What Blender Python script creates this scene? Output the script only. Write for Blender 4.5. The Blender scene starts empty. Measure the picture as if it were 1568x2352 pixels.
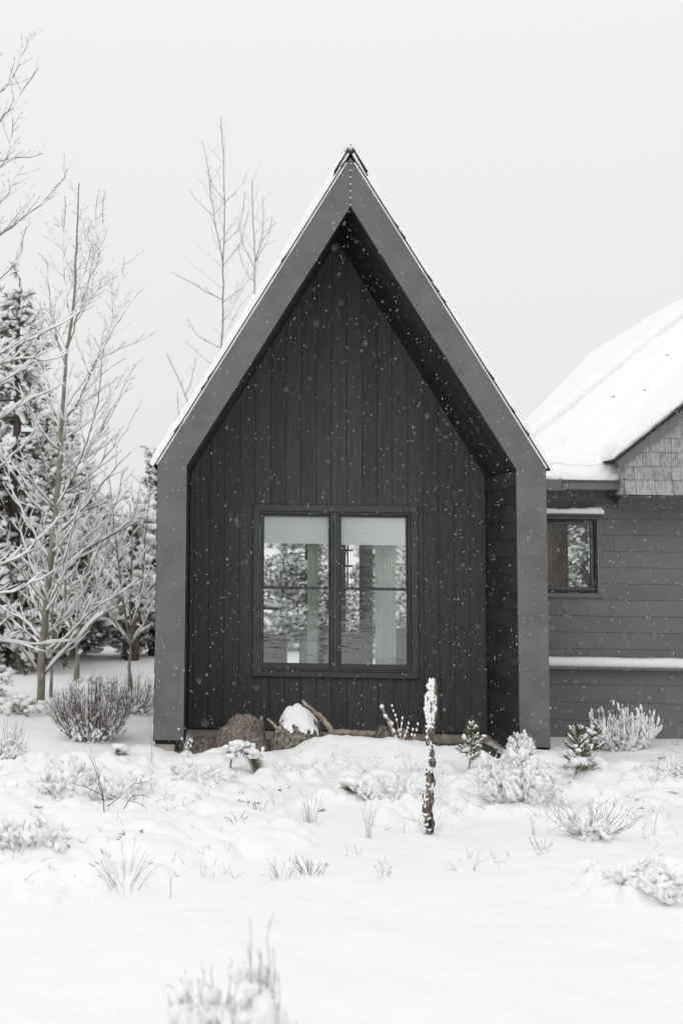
import bpy, math, random
import numpy as np
from mathutils import Matrix, Vector

# ------------------------------------------------------------------ camera, sky, sun, exposure
SC = bpy.context.scene
COL = SC.collection
CAM = np.array([-1.4807, -14.9071, 2.1911])
ROT = np.array([[0.99914043, 0.0392634, 0.01329574],      # right
                [-0.04038657, 0.99429658, 0.09870788],    # forward
                [-0.0093443, -0.09916, 0.99502763]])      # up
FPX, PPX, PPY = 2939.0, 394.1, 966.5                      # in a 1568 x 2352 frame
cd = bpy.data.cameras.new('camera')
cam = bpy.data.objects.new('camera', cd)
COL.objects.link(cam)
m = Matrix.Identity(4)
for i in range(3):
    m[i][0] = ROT[0][i]; m[i][1] = ROT[2][i]; m[i][2] = -ROT[1][i]; m[i][3] = CAM[i]
cam.matrix_world = m
cd.sensor_fit = 'VERTICAL'
cd.sensor_height = 36.0
cd.sensor_width = 24.0
cd.lens = 36.0 * FPX / 2352.0
cd.shift_x = (784 - PPX) / 2352.0
cd.shift_y = -(1176 - PPY) / 2352.0
cd.clip_start = 0.05
cd.clip_end = 2000
cd.dof.use_dof = True
cd.dof.focus_distance = 13.2
cd.dof.aperture_fstop = 1.5
SC.camera = cam

world = bpy.data.worlds.new('World')
SC.world = world
world.use_nodes = True
nt = world.node_tree
nt.nodes.clear()
out = nt.nodes.new('ShaderNodeOutputWorld')
bg = nt.nodes.new('ShaderNodeBackground')
SUN_EL, SUN_ROT = math.radians(48), math.radians(205)
sky = nt.nodes.new('ShaderNodeTexSky')
sky.sky_type = 'NISHITA'; sky.sun_disc = False
sky.sun_elevation = SUN_EL; sky.sun_rotation = SUN_ROT
sky.air_density = 1.0; sky.dust_density = 3.0
bw = nt.nodes.new('ShaderNodeRGBToBW')
nt.links.new(sky.outputs[0], bw.inputs[0])
tc = nt.nodes.new('ShaderNodeTexCoord')
sx = nt.nodes.new('ShaderNodeSeparateXYZ')
nt.links.new(tc.outputs['Generated'], sx.inputs[0])
ramp = nt.nodes.new('ShaderNodeValToRGB')          # overcast: brighter overhead than at the horizon
ramp.color_ramp.elements[0].position = 0.0
ramp.color_ramp.elements[0].color = (7.95, 7.97, 7.97, 1)
ramp.color_ramp.elements[1].position = 1.0
ramp.color_ramp.elements[1].color = (11.0, 11.0, 11.02, 1)
e = ramp.color_ramp.elements.new(0.4); e.color = (9.05, 9.06, 9.06, 1)
nt.links.new(sx.outputs[2], ramp.inputs[0])
mx = nt.nodes.new('ShaderNodeMix'); mx.data_type = 'RGBA'; mx.inputs[0].default_value = 0.94
nt.links.new(bw.outputs[0], mx.inputs[6]); nt.links.new(ramp.outputs[0], mx.inputs[7])
nt.links.new(mx.outputs[2], bg.inputs[0])
bg.inputs[1].default_value = 0.103
nt.links.new(bg.outputs[0], out.inputs[0])

sl = bpy.data.lights.new('sun', 'SUN')
sl.energy = 0.5; sl.angle = math.radians(50); sl.color = (1.0, 0.985, 0.97)
so = bpy.data.objects.new('sun', sl); COL.objects.link(so)
sd = Vector((math.sin(SUN_ROT) * math.cos(SUN_EL), math.cos(SUN_ROT) * math.cos(SUN_EL), math.sin(SUN_EL)))
so.rotation_euler = sd.to_track_quat('Z', 'Y').to_euler()

SC.view_settings.view_transform = 'Standard'
SC.view_settings.look = 'None'
SC.view_settings.exposure = 0.0
SC.view_settings.gamma = 1.0
SC.render.engine = 'CYCLES'
SC.cycles.use_denoising = True
SC.cycles.max_bounces = 12
SC.cycles.diffuse_bounces = 10
SC.cycles.glossy_bounces = 4
SC.cycles.transparent_max_bounces = 12
SC.cycles.volume_bounces = 1
SC.cycles.caustics_reflective = False
SC.cycles.caustics_refractive = False
SC.cycles.sample_clamp_indirect = 8

# ------------------------------------------------------------------ helpers
def ray(px, py):
    d = ROT[0] * (px - PPX) / FPX + ROT[1] + ROT[2] * (PPY - py) / FPX
    return d / np.linalg.norm(d)

def at_y(px, py, Y):
    d = ray(px, py)
    return CAM + d * (Y - CAM[1]) / d[1]

def on_plane(px, py, p0, n):
    d = ray(px, py); n = np.asarray(n, float)
    return CAM + d * (np.dot(np.asarray(p0) - CAM, n) / np.dot(d, n))

class MB:
    """collects quads and triangles, builds one mesh object"""
    def __init__(self):
        self.v = []; self.q = []; self.t = []; self.n = 0
    def add(self, v, q=None, t=None):
        v = np.asarray(v, float).reshape(-1, 3)
        if q is not None and len(q): self.q.append(np.asarray(q, int).reshape(-1, 4) + self.n)
        if t is not None and len(t): self.t.append(np.asarray(t, int).reshape(-1, 3) + self.n)
        self.v.append(v); self.n += len(v)
    def box(self, a, b):
        x0, y0, z0 = a; x1, y1, z1 = b
        self.add([(x0,y0,z0),(x1,y0,z0),(x1,y1,z0),(x0,y1,z0),(x0,y0,z1),(x1,y0,z1),(x1,y1,z1),(x0,y1,z1)],
                 [(0,3,2,1),(4,5,6,7),(0,1,5,4),(1,2,6,5),(2,3,7,6),(3,0,4,7)])
    def prism(self, poly, y0, y1):
        """poly of (x, z), counter-clockwise seen from the front (-y), extruded y0..y1; triangulated as a fan (convex)"""
        n = len(poly)
        v = [(x, y0, z) for x, z in poly] + [(x, y1, z) for x, z in poly]
        q = [(i, i + n, (i + 1) % n + n, (i + 1) % n) for i in range(n)]
        t = [(0, i, i + 1) for i in range(1, n - 1)] + [(n, n + i + 1, n + i) for i in range(1, n - 1)]
        self.add(v, q, t)
    def tube(self, pts, rad, n=5, cap=True):
        pts = np.asarray(pts, float); k = len(pts)
        rad = np.broadcast_to(np.asarray(rad, float), (k,))
        tg = np.gradient(pts, axis=0)
        tg /= np.linalg.norm(tg, axis=1)[:, None] + 1e-12
        ref = np.array([0.31, 0.95, 0.05]) if abs(tg[:, 2]).mean() > 0.7 else np.array([0.0, 0.12, 1.0])
        u = np.cross(tg, ref); u /= np.linalg.norm(u, axis=1)[:, None] + 1e-12
        w = np.cross(u, tg)
        a = np.arange(n) * 2 * np.pi / n
        v = pts[:, None] + rad[:, None, None] * (np.cos(a)[None, :, None] * u[:, None] + np.sin(a)[None, :, None] * w[:, None])
        i = np.arange(k - 1)[:, None] * n; j = np.arange(n)[None]; j2 = (j + 1) % n
        q = np.stack([i + j, i + n + j, i + n + j2, i + j2], -1).reshape(-1, 4)
        t = []
        if cap:
            t = [(0, b, b + 1) for b in range(1, n - 1)] + [((k-1)*n, (k-1)*n + b + 1, (k-1)*n + b) for b in range(1, n - 1)]
        self.add(v.reshape(-1, 3), q, t)
    def build(self, name, mat, parent=None, smooth=False, kind=None, org=None):
        me = bpy.data.meshes.new(name)
        v = np.concatenate(self.v) if self.v else np.zeros((0, 3))
        if org is not None: v = v - np.asarray(org, float)
        q = np.concatenate(self.q) if self.q else np.zeros((0, 4), int)
        t = np.concatenate(self.t) if self.t else np.zeros((0, 3), int)
        me.vertices.add(len(v)); me.vertices.foreach_set('co', v.astype(np.float32).ravel())
        me.loops.add(len(q) * 4 + len(t) * 3)
        me.loops.foreach_set('vertex_index', np.concatenate([q.ravel(), t.ravel()]).astype(np.int32))
        me.polygons.add(len(q) + len(t))
        st = np.concatenate([np.arange(len(q)) * 4, len(q) * 4 + np.arange(len(t)) * 3]).astype(np.int32)
        me.polygons.foreach_set('loop_start', st)
        me.polygons.foreach_set('use_smooth', np.full(len(q) + len(t), bool(smooth)))
        me.update(calc_edges=True); me.validate()
        if mat is not None: me.materials.append(mat)
        o = bpy.data.objects.new(name, me); COL.objects.link(o)
        if parent is not None: o.parent = parent
        if kind: o['kind'] = kind
        return o

def obj_from(name, src, parent=None, loc=None, scale=None, rotz=None):
    o = bpy.data.objects.new(name, src.data); COL.objects.link(o)
    if parent is not None: o.parent = parent
    if loc is not None: o.location = loc
    if scale is not None: o.scale = scale
    if rotz is not None: o.rotation_euler = (0, 0, rotz)
    return o

def thing(name, label, cat, group=None, loc=(0, 0, 0)):
    o = bpy.data.objects.new(name, None); COL.objects.link(o)
    o.empty_display_size = 0.1; o.location = loc
    o['label'] = label; o['category'] = cat
    if group: o['group'] = group
    return o

def tag(o, label, cat, group=None):
    o['label'] = label; o['category'] = cat
    if group: o['group'] = group
    return o

# icosphere template
def ico(sub):
    p = (1 + 5 ** 0.5) / 2
    v = [(-1,p,0),(1,p,0),(-1,-p,0),(1,-p,0),(0,-1,p),(0,1,p),(0,-1,-p),(0,1,-p),(p,0,-1),(p,0,1),(-p,0,-1),(-p,0,1)]
    f = [(0,11,5),(0,5,1),(0,1,7),(0,7,10),(0,10,11),(1,5,9),(5,11,4),(11,10,2),(10,7,6),(7,1,8),(3,9,4),(3,4,2),(3,2,6),(3,6,8),(3,8,9),(4,9,5),(2,4,11),(6,2,10),(8,6,7),(9,8,1)]
    v = [np.array(a) / np.linalg.norm(a) for a in v]
    for _ in range(sub):
        cache, g = {}, []
        def mid(a, b):
            k = (min(a, b), max(a, b))
            if k not in cache:
                c = v[a] + v[b]; v.append(c / np.linalg.norm(c)); cache[k] = len(v) - 1
            return cache[k]
        for a, b, c in f:
            x, y, z = mid(a, b), mid(b, c), mid(c, a)
            g += [(a, x, z), (b, y, x), (c, z, y), (x, y, z)]
        f = g
    return np.array(v), np.array(f)
ICO = [ico(0), ico(1), ico(2), ico(3), ico(4)]

def blob(mb, c, r, rng, lvl=1, rough=0.2, axis=None):
    """an uneven lump: c centre, r radii; axis tilts the long (x) radius along a direction"""
    v, f = ICO[lvl]
    k = 1 + rough * (rng.random(len(v)) - 0.5) * 2
    w = v * k[:, None] * np.asarray(r, float)
    if axis is not None:
        ax = np.asarray(axis, float); ax = ax / (np.linalg.norm(ax) + 1e-9)
        s = np.cross((0, 0, 1.0), ax); n = np.linalg.norm(s)
        s = s / n if n > 1e-3 else np.array([0, 1.0, 0])
        w = w[:, :1] * ax + w[:, 1:2] * s + w[:, 2:3] * np.cross(ax, s)
    mb.add(w + np.asarray(c, float), None, f)

# 2-D value noise
_H = np.random.default_rng(5).random((256, 256))
def vnoise(x, y):
    x = np.asarray(x, float); y = np.asarray(y, float)
    xi = np.floor(x).astype(int); yi = np.floor(y).astype(int)
    fx = x - xi; fy = y - yi
    fx = fx * fx * (3 - 2 * fx); fy = fy * fy * (3 - 2 * fy)
    a = _H[xi & 255, yi & 255]; b = _H[(xi + 1) & 255, yi & 255]
    c = _H[xi & 255, (yi + 1) & 255]; d = _H[(xi + 1) & 255, (yi + 1) & 255]
    return (a * (1 - fx) + b * fx) * (1 - fy) + (c * (1 - fx) + d * fx) * fy
def fbm(x, y, o=4):
    s = 0; a = 0.5
    for i in range(o):
        s = s + a * (vnoise(x + 17 * i, y + 31 * i) - 0.5); x = x * 2.03; y = y * 2.03; a *= 0.5
    return s

# ------------------------------------------------------------------ materials
def mat(name, c1, c2=None, rough=0.7, scale=8.0, detail=4.0, bump=0.0, bscale=40.0, spec=0.3, stretch=(1, 1, 1), rand=0.0, lo=0.35, hi=0.65, metal=0.0, dist=0.02):
    M = bpy.data.materials.new(name); M.use_nodes = True
    n = M.node_tree.nodes; L = M.node_tree.links
    b = n['Principled BSDF']
    b.inputs['Roughness'].default_value = rough
    b.inputs['Specular IOR Level'].default_value = spec
    b.inputs['Metallic'].default_value = metal
    b.inputs['Base Color'].default_value = (*c1, 1)
    t = n.new('ShaderNodeTexCoord'); mp = n.new('ShaderNodeMapping')
    mp.inputs['Scale'].default_value = stretch
    L.new(t.outputs['Object'], mp.inputs[0])
    if rand:
        oi = n.new('ShaderNodeObjectInfo')
        ad = n.new('ShaderNodeVectorMath'); ad.operation = 'SCALE'; ad.inputs[0].default_value = (37, 91, 53)
        L.new(oi.outputs['Random'], ad.inputs['Scale']); L.new(ad.outputs[0], mp.inputs['Location'])
    col = None
    if c2 is not None:
        ns = n.new('ShaderNodeTexNoise'); ns.inputs['Scale'].default_value = scale; ns.inputs['Detail'].default_value = detail
        L.new(mp.outputs[0], ns.inputs['Vector'])
        r = n.new('ShaderNodeValToRGB')
        r.color_ramp.elements[0].position = lo; r.color_ramp.elements[0].color = (*c1, 1)
        r.color_ramp.elements[1].position = hi; r.color_ramp.elements[1].color = (*c2, 1)
        L.new(ns.outputs['Fac'], r.inputs[0]); col = r.outputs[0]
        if rand:
            h = n.new('ShaderNodeHueSaturation')
            mr = n.new('ShaderNodeMapRange'); mr.inputs[3].default_value = 1 - rand; mr.inputs[4].default_value = 1 + rand
            L.new(oi.outputs['Random'], mr.inputs[0]); L.new(mr.outputs[0], h.inputs['Value'])
            L.new(col, h.inputs['Color']); col = h.outputs[0]
        L.new(col, b.inputs['Base Color'])
    if bump:
        nb = n.new('ShaderNodeTexNoise'); nb.inputs['Scale'].default_value = bscale; nb.inputs['Detail'].default_value = 5
        L.new(mp.outputs[0], nb.inputs['Vector'])
        bp = n.new('ShaderNodeBump'); bp.inputs['Strength'].default_value = bump; bp.inputs['Distance'].default_value = dist
        L.new(nb.outputs['Fac'], bp.inputs['Height']); L.new(bp.outputs[0], b.inputs['Normal'])
    return M

M_SNOW = mat('snow', (0.90, 0.902, 0.905), None, rough=0.8, bump=0.45, bscale=26, spec=0.15, dist=0.03)
M_SNOWT = mat('snow_on_twigs', (0.90, 0.902, 0.905), None, rough=0.8, spec=0.1)
M_FASCIA = mat('dark_grey_metal', (0.112, 0.112, 0.115), (0.152, 0.152, 0.156), rough=0.5, scale=3.0, bump=0.06, bscale=200, spec=0.45, detail=10, lo=0.32, hi=0.66)
M_BOARD = mat('charcoal_boards', (0.076, 0.076, 0.077), (0.098, 0.098, 0.099), rough=0.75, scale=3, stretch=(9, 9, 0.7), bump=0.10, bscale=16, spec=0.2, rand=0.10, detail=8)
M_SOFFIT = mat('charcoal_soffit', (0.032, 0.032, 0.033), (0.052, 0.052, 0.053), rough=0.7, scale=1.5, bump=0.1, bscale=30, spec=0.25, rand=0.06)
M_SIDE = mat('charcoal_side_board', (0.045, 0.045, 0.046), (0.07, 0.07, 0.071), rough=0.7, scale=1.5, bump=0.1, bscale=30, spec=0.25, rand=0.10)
M_TRIM = mat('charcoal_trim', (0.075, 0.075, 0.078), (0.095, 0.095, 0.098), rough=0.5, scale=3, spec=0.35)
M_BLACK = mat('black_backing', (0.02, 0.02, 0.021), None, rough=0.9)
M_SHING = mat('roof_shingle', (0.03, 0.03, 0.032), (0.08, 0.08, 0.08), rough=0.9, scale=60, bump=0.5, bscale=120, rand=0.2)
M_WHITEMETAL = mat('drip_edge', (0.62, 0.66, 0.64), (0.75, 0.78, 0.77), rough=0.35, scale=6, spec=0.5)
M_LAP = mat('grey_lap_siding', (0.142, 0.142, 0.144), (0.176, 0.176, 0.178), rough=0.7, scale=1.1, stretch=(1, 1, 1), bump=0.12, bscale=30, rand=0.05, detail=9, lo=0.3, hi=0.7)
M_GSH = mat('weathered_wall_shingle', (0.21, 0.21, 0.212), (0.41, 0.41, 0.41), rough=0.8, scale=12, stretch=(3, 1, 1), bump=0.25, bscale=60, rand=0.14, lo=0.3, hi=0.6, detail=8)
M_CONC = mat('concrete', (0.34, 0.29, 0.25), (0.50, 0.44, 0.39), rough=0.9, scale=9, bump=0.4, bscale=40, lo=0.3, hi=0.7)
M_ROCK = mat('grey_brown_rock', (0.075, 0.062, 0.056), (0.30, 0.25, 0.225), rough=0.95, scale=26, bump=1.0, bscale=24, lo=0.3, hi=0.68, detail=10, dist=0.03)
M_LICHEN = mat('mossy_rock', (0.065, 0.06, 0.045), (0.31, 0.275, 0.235), rough=0.95, scale=22, bump=1.0, bscale=26, lo=0.35, hi=0.62, detail=10, dist=0.03)
M_GRAVEL = mat('dark_gravel', (0.05, 0.045, 0.042), (0.22, 0.19, 0.17), rough=0.95, scale=70, bump=0.8, bscale=60)
M_DRIFT = mat('driftwood', (0.24, 0.19, 0.15), (0.46, 0.39, 0.33), rough=0.85, scale=20, bump=0.5, bscale=50)
M_BARK = mat('aspen_bark', (0.19, 0.17, 0.14), (0.31, 0.285, 0.24), rough=0.9, scale=14, stretch=(1, 1, 0.5), bump=0.5, bscale=30)
M_TWIG = mat('twig_bark', (0.15, 0.145, 0.125), (0.22, 0.205, 0.18), rough=0.9, scale=10)
M_PINEBARK = mat('dark_pine_bark', (0.045, 0.036, 0.032), (0.12, 0.095, 0.085), rough=0.95, scale=12, stretch=(1, 1, 0.4), bump=1.0, bscale=18)
M_BUSH = mat('bush_stem', (0.075, 0.06, 0.055), (0.15, 0.12, 0.105), rough=0.9, scale=12)
M_STRAW = mat('dry_straw', (0.26, 0.22, 0.17), (0.42, 0.37, 0.29), rough=0.9, scale=15)
M_TAN = mat('pale_stem', (0.42, 0.36, 0.26), (0.55, 0.49, 0.38), rough=0.9, scale=15)
M_SEED = mat('mullein_seed_head', (0.11, 0.085, 0.06), (0.40, 0.31, 0.22), rough=0.95, scale=90, bump=1.0, bscale=120)
M_DEAD = mat('dead_leaf', (0.07, 0.06, 0.052), (0.27, 0.225, 0.185), rough=0.95, scale=14, bump=0.5, bscale=40)
M_NEEDLE = mat('pine_needle', (0.060, 0.078, 0.048), (0.105, 0.12, 0.078), rough=0.7, scale=3)
M_NEEDLE2 = mat('young_pine_needle', (0.075, 0.10, 0.045), (0.15, 0.18, 0.085), rough=0.6, scale=6)
M_SHADE = mat('roller_shade', (0.92, 0.94, 0.925), None, rough=0.8)
M_CURTAIN = mat('pale_curtain', (0.46, 0.48, 0.44), (0.56, 0.58, 0.53), rough=0.9, scale=3, stretch=(20, 1, 1))
M_WALLIN = mat('inner_plaster', (0.42, 0.38, 0.33), None, rough=0.9)
M_ROOM = mat('room_wall', (0.40, 0.36, 0.31), None, rough=0.9)
M_WOOD = mat('interior_wood', (0.16, 0.09, 0.06), (0.24, 0.15, 0.10), rough=0.6, scale=5)

def glass_mat():
    M = bpy.data.materials.new('coated_window_glass'); M.use_nodes = True
    n = M.node_tree.nodes; L = M.node_tree.links; n.clear()
    o = n.new('ShaderNodeOutputMaterial'); mixs = n.new('ShaderNodeMixShader')
    tr = n.new('ShaderNodeBsdfTransparent'); tr.inputs[0].default_value = (0.95, 0.985, 0.97, 1)
    gl = n.new('ShaderNodeBsdfGlossy'); gl.inputs['Color'].default_value = (0.93, 1.0, 0.97, 1); gl.inputs['Roughness'].default_value = 0.012
    t = n.new('ShaderNodeTexCoord'); mp = n.new('ShaderNodeMapping'); mp.inputs['Scale'].default_value = (1.6, 1, 7)
    ns = n.new('ShaderNodeTexNoise'); ns.inputs['Scale'].default_value = 2.6; ns.inputs['Detail'].default_value = 3
    bp = n.new('ShaderNodeBump'); bp.inputs['Strength'].default_value = 0.16; bp.inputs['Distance'].default_value = 0.012
    L.new(t.outputs['Object'], mp.inputs[0]); L.new(mp.outputs[0], ns.inputs[0]); L.new(ns.outputs[0], bp.inputs['Height'])
    L.new(bp.outputs[0], gl.inputs['Normal'])
    mixs.inputs[0].default_value = 0.18
    L.new(tr.outputs[0], mixs.inputs[1]); L.new(gl.outputs[0], mixs.inputs[2]); L.new(mixs.outputs[0], o.inputs[0])
    return M
M_GLASS = glass_mat()

# ------------------------------------------------------------------ terrain
XO, XI, ZE, ZK, ZA, ZIA, DP = 2.24, 1.90, 3.164, 3.146, 6.842, 6.244, 1.7165
YW = 2.0                                            # wall plane of the wing
rg = np.random.default_rng(11)
BUMPS = []                                          # snow pillows over low plants: x, y, rx, ry, h
def flat_hit(px, py, z=-0.1):
    d = ray(px, py); return CAM + d * (z - CAM[2]) / d[2]
def pillows(n, box, r, h):
    x0, y0, x1, y1 = box
    for _ in range(n):
        p = flat_hit(rg.uniform(x0, x1), rg.uniform(y0, y1))
        a = rg.uniform(*r)
        BUMPS.append((p[0], p[1], a * rg.uniform(0.8, 1.5), a * rg.uniform(0.8, 1.3), rg.uniform(*h) * a / r[1]))
pillows(75, (-20, 1760, 420, 2000), (0.09, 0.26), (0.06, 0.17))
pillows(60, (-20, 1880, 330, 2010), (0.10, 0.24), (0.08, 0.18))
pillows(45, (380, 1725, 640, 1830), (0.08, 0.22), (0.05, 0.13))
pillows(30, (250, 1850, 620, 1960), (0.10, 0.28), (0.05, 0.12))
pillows(22, (840, 1775, 960, 1850), (0.07, 0.17), (0.05, 0.13))
pillows(30, (1020, 1760, 1280, 1870), (0.08, 0.18), (0.05, 0.12))
pillows(30, (1360, 1760, 1600, 1860), (0.08, 0.2), (0.04, 0.12))
pillows(20, (1380, 1990, 1600, 2060), (0.08, 0.18), (0.04, 0.12))
pillows(8, (40, 2010, 240, 2060), (0.06, 0.12), (0.03, 0.07))
pillows(14, (420, 1690, 1000, 1720), (0.10, 0.26), (0.05, 0.10))
BUMPS += [(at_y(x, y, Y)[0], Y, rx, ry, h) for x, y, Y, rx, ry, h in [
    (545, 1725, -0.55, 0.30, 0.35, 0.10), (655, 1720, -0.45, 0.22, 0.4, 0.12), (720, 1700, -0.35, 0.4, 0.5, 0.16), (790, 1700, -0.4, 0.6, 0.6, 0.13),
    (900, 1705, -0.45, 0.5, 0.5, 0.10), (410, 1735, -0.7, 0.5, 0.4, 0.06)]]
for box, n_ in [((-20, 1740, 430, 1990), 560), ((380, 1730, 660, 1850), 220), ((600, 1740, 1000, 1900), 200), ((1000, 1760, 1600, 1900), 300), ((1350, 1980, 1600, 2060), 60)]:
    for _ in range(n_):
        p = flat_hit(rg.uniform(box[0], box[2]), rg.uniform(box[1], box[3])); a = rg.uniform(.035, .11)
        if vnoise(p[0] * 1.9 + 40, p[1] * 1.9 + 40) < .42: continue
        BUMPS.append((p[0], p[1], a * rg.uniform(.8, 1.6), a * rg.uniform(.8, 1.2), a * rg.uniform(.6, 1.25)))
BUMPS += [(2.05, -.12, .35, .3, .10), (2.3, .3, .4, .4, .08), (-2.3, .1, .2, .3, .04)]
BA = np.array(BUMPS)

def terrain(x, y):
    x = np.asarray(x, float); y = np.asarray(y, float)
    h = -0.115 + 0.16 * fbm(x * 0.33 + 9, y * 0.33, 3) + 0.05 * fbm(x * 1.6, y * 1.9 + 4, 3) + 0.018 * fbm(x * 5.5 + 3, y * 6, 3)
    far = np.clip((np.hypot(x, y + 5) - 35) / 200, 0, 1)
    h = h * (1 - far * 0.8) + 2.0 * far
    # dry strip kept bare under the porch, drifted snow in front of it
    inx = np.clip((2.0 - np.abs(x)) / 0.3, 0, 1); iny = np.clip((y + 0.42) / 0.5, 0, 1) * np.clip((3.5 - y) / 0.5, 0, 1)
    w = inx * iny
    h = h * (1 - w) + (-0.30) * w
    bx = np.clip((x + .75) / .5, 0, 1) * np.clip((1.75 - x) / .5, 0, 1); bx = bx * bx * (3 - 2 * bx)
    h = h + bx * (.155 + .12 * fbm(x * 3 + 2, y * 3, 3)) * np.exp(-((y + .42) / .36) ** 2)
    h = h + .02 * np.exp(-((y + 4) / 5) ** 2) * fbm(x * 3.1 + 7, y * 3.3, 4) * 2
    return h
def add_bumps(X, Y, H):
    top = np.zeros_like(H)
    for bx, by, rx, ry, bh in BA:
        m_ = (np.abs(X - bx) < rx) & (np.abs(Y - by) < ry)
        if not m_.any(): continue
        r2 = ((X[m_] - bx) / rx) ** 2 + ((Y[m_] - by) / ry) ** 2
        k = np.where(r2 < 1, bh * np.clip(1 - r2, 0, 1) ** 0.6, 0)
        top[m_] = np.maximum(top[m_], k) + 0.08 * np.minimum(top[m_], k)
    return H + np.where(top > .1, .1 + (top - .1) * .6, top)
def hgt(x, y):
    X = np.atleast_1d(np.asarray(x, float)); Y = np.atleast_1d(np.asarray(y, float))
    return float(add_bumps(X, Y, terrain(X, Y))[0])
def gp(px, py):
    """where the line of sight through a pixel meets the snow"""
    d = ray(px, py); t = 3.0
    while t < 200:
        p = CAM + d * t
        if p[2] <= hgt(p[0], p[1]): break
        t += max(0.02, (p[2] - hgt(p[0], p[1])) * 1.2)
    p = CAM + d * t; p[2] = hgt(p[0], p[1]); return p

def axis_coords(lo, hi, step, far, grow=1.16):
    a = list(np.arange(lo, hi + 1e-6, step)); s = step
    while a[-1] < far: s *= grow; a.append(a[-1] + s)
    s = step; b = []
    c = lo
    while c > -far: s *= grow; c -= s; b.append(c)
    return np.array(b[::-1] + a)
gx = axis_coords(-6.2, 6.2, 0.032, 600); gy = axis_coords(-10.5, 3.2, 0.036, 600)
GX, GY = np.meshgrid(gx, gy)
GZ = add_bumps(GX, GY, terrain(GX, GY))
def hgt(x, y):
    i = min(max(int(np.searchsorted(gx, x)) - 1, 0), len(gx) - 2); j = min(max(int(np.searchsorted(gy, y)) - 1, 0), len(gy) - 2)
    fx = (x - gx[i]) / (gx[i + 1] - gx[i]); fy = (y - gy[j]) / (gy[j + 1] - gy[j])
    return float((GZ[j, i] * (1 - fx) + GZ[j, i + 1] * fx) * (1 - fy) + (GZ[j + 1, i] * (1 - fx) + GZ[j + 1, i + 1] * fx) * fy)
# crumble the pillow field a little
msk = np.clip((GZ - terrain(GX, GY)) / 0.06, 0, 1)
GZ += msk * 0.05 * fbm(GX * 11, GY * 11, 3)
mb = MB()
ny, nx = GX.shape
idx = np.arange(ny * nx).reshape(ny, nx)
mb.add(np.stack([GX, GY, GZ], -1).reshape(-1, 3), np.stack([idx[:-1, :-1], idx[:-1, 1:], idx[1:, 1:], idx[1:, :-1]], -1).reshape(-1, 4))
ground = mb.build('snow_ground', M_SNOW, smooth=True, kind='structure')

# ------------------------------------------------------------------ the gabled house
house = thing('gabled_house', 'charcoal steep-gabled house with recessed porch front and paired windows', 'house', loc=(0, 0, 0))
# front frame: two legs and two rakes, meeting at mitred seams
g = 0.003
seamL = [(-XO, ZE), (-XI, ZK)]
parts_front = [
    [(-XO, 0.0), (-XI, 0.0), (-XI, ZK - g), (-XO, ZE - g)],
    [(XI, 0.0), (XO, 0.0), (XO, ZE - g), (XI, ZK - g)],
    [(-XO, ZE + g), (-XI, ZK + g), (-g, ZIA), (-g, ZA)],
    [(XI, ZK + g), (XO, ZE + g), (g, ZA), (g, ZIA)],
]
for poly in parts_front:
    mb = MB(); mb.prism(poly, 0.0, 0.03)
    fo = mb.build('fascia_panel', M_FASCIA, house)
    bv = fo.modifiers.new('b', 'BEVEL'); bv.width = 0.003; bv.segments = 1
# light seam strips behind the joints
mb = MB()
mb.prism([(-XO + .01, ZE - .004), (-XI - .004, ZK - .004), (-XI - .004, ZK + .004), (-XO + .01, ZE + .004)], 0.004, 0.02)
M_SEAM = mat('seam', (0.2, 0.2, 0.2), None, rough=0.4); mb.build('seam_strip', M_SEAM, house); mb = MB()
mb.prism([(XI + .004, ZK - .004), (XO - .01, ZE - .004), (XO - .01, ZE + .004), (XI + .004, ZK + .004)], 0.004, 0.02)
mb.build('seam_strip', M_SEAM, house)
mb = MB()
mb.prism([(-.006, ZIA), (.006, ZIA), (.006, ZA - .02), (-.006, ZA - .02)], 0.004, 0.02)
mb.build('seam_strip', M_FASCIA, house)
for i in range(7):
    z = ZIA + 0.02 + i * 0.083
    mb = MB(); mb.box((-0.012, -0.012, z - 0.005), (0.012, 0.002, z + 0.006)); mb.build('rivet', M_WHITEMETAL, house)
# joints across the rakes: narrow raised lap seams
for s in (-1, 1):
    for f in (0.36,):
        a = np.array([s * (XO + f * (0 - XO)), ZE + f * (ZA - ZE)]); b = np.array([s * (XI + f * (0 - XI)), ZK + f * (ZIA - ZK)])
        d = np.array([-s * XO, ZA - ZE]); d /= np.linalg.norm(d); w = d * 0.003
        pl = [a - w, b - w, b + w, a + w]
        if s > 0: pl = pl[::-1]
        mb = MB(); mb.prism([tuple(p) for p in pl], -0.002, 0.001); mb.build('lap_seam', M_FASCIA, house)

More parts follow.
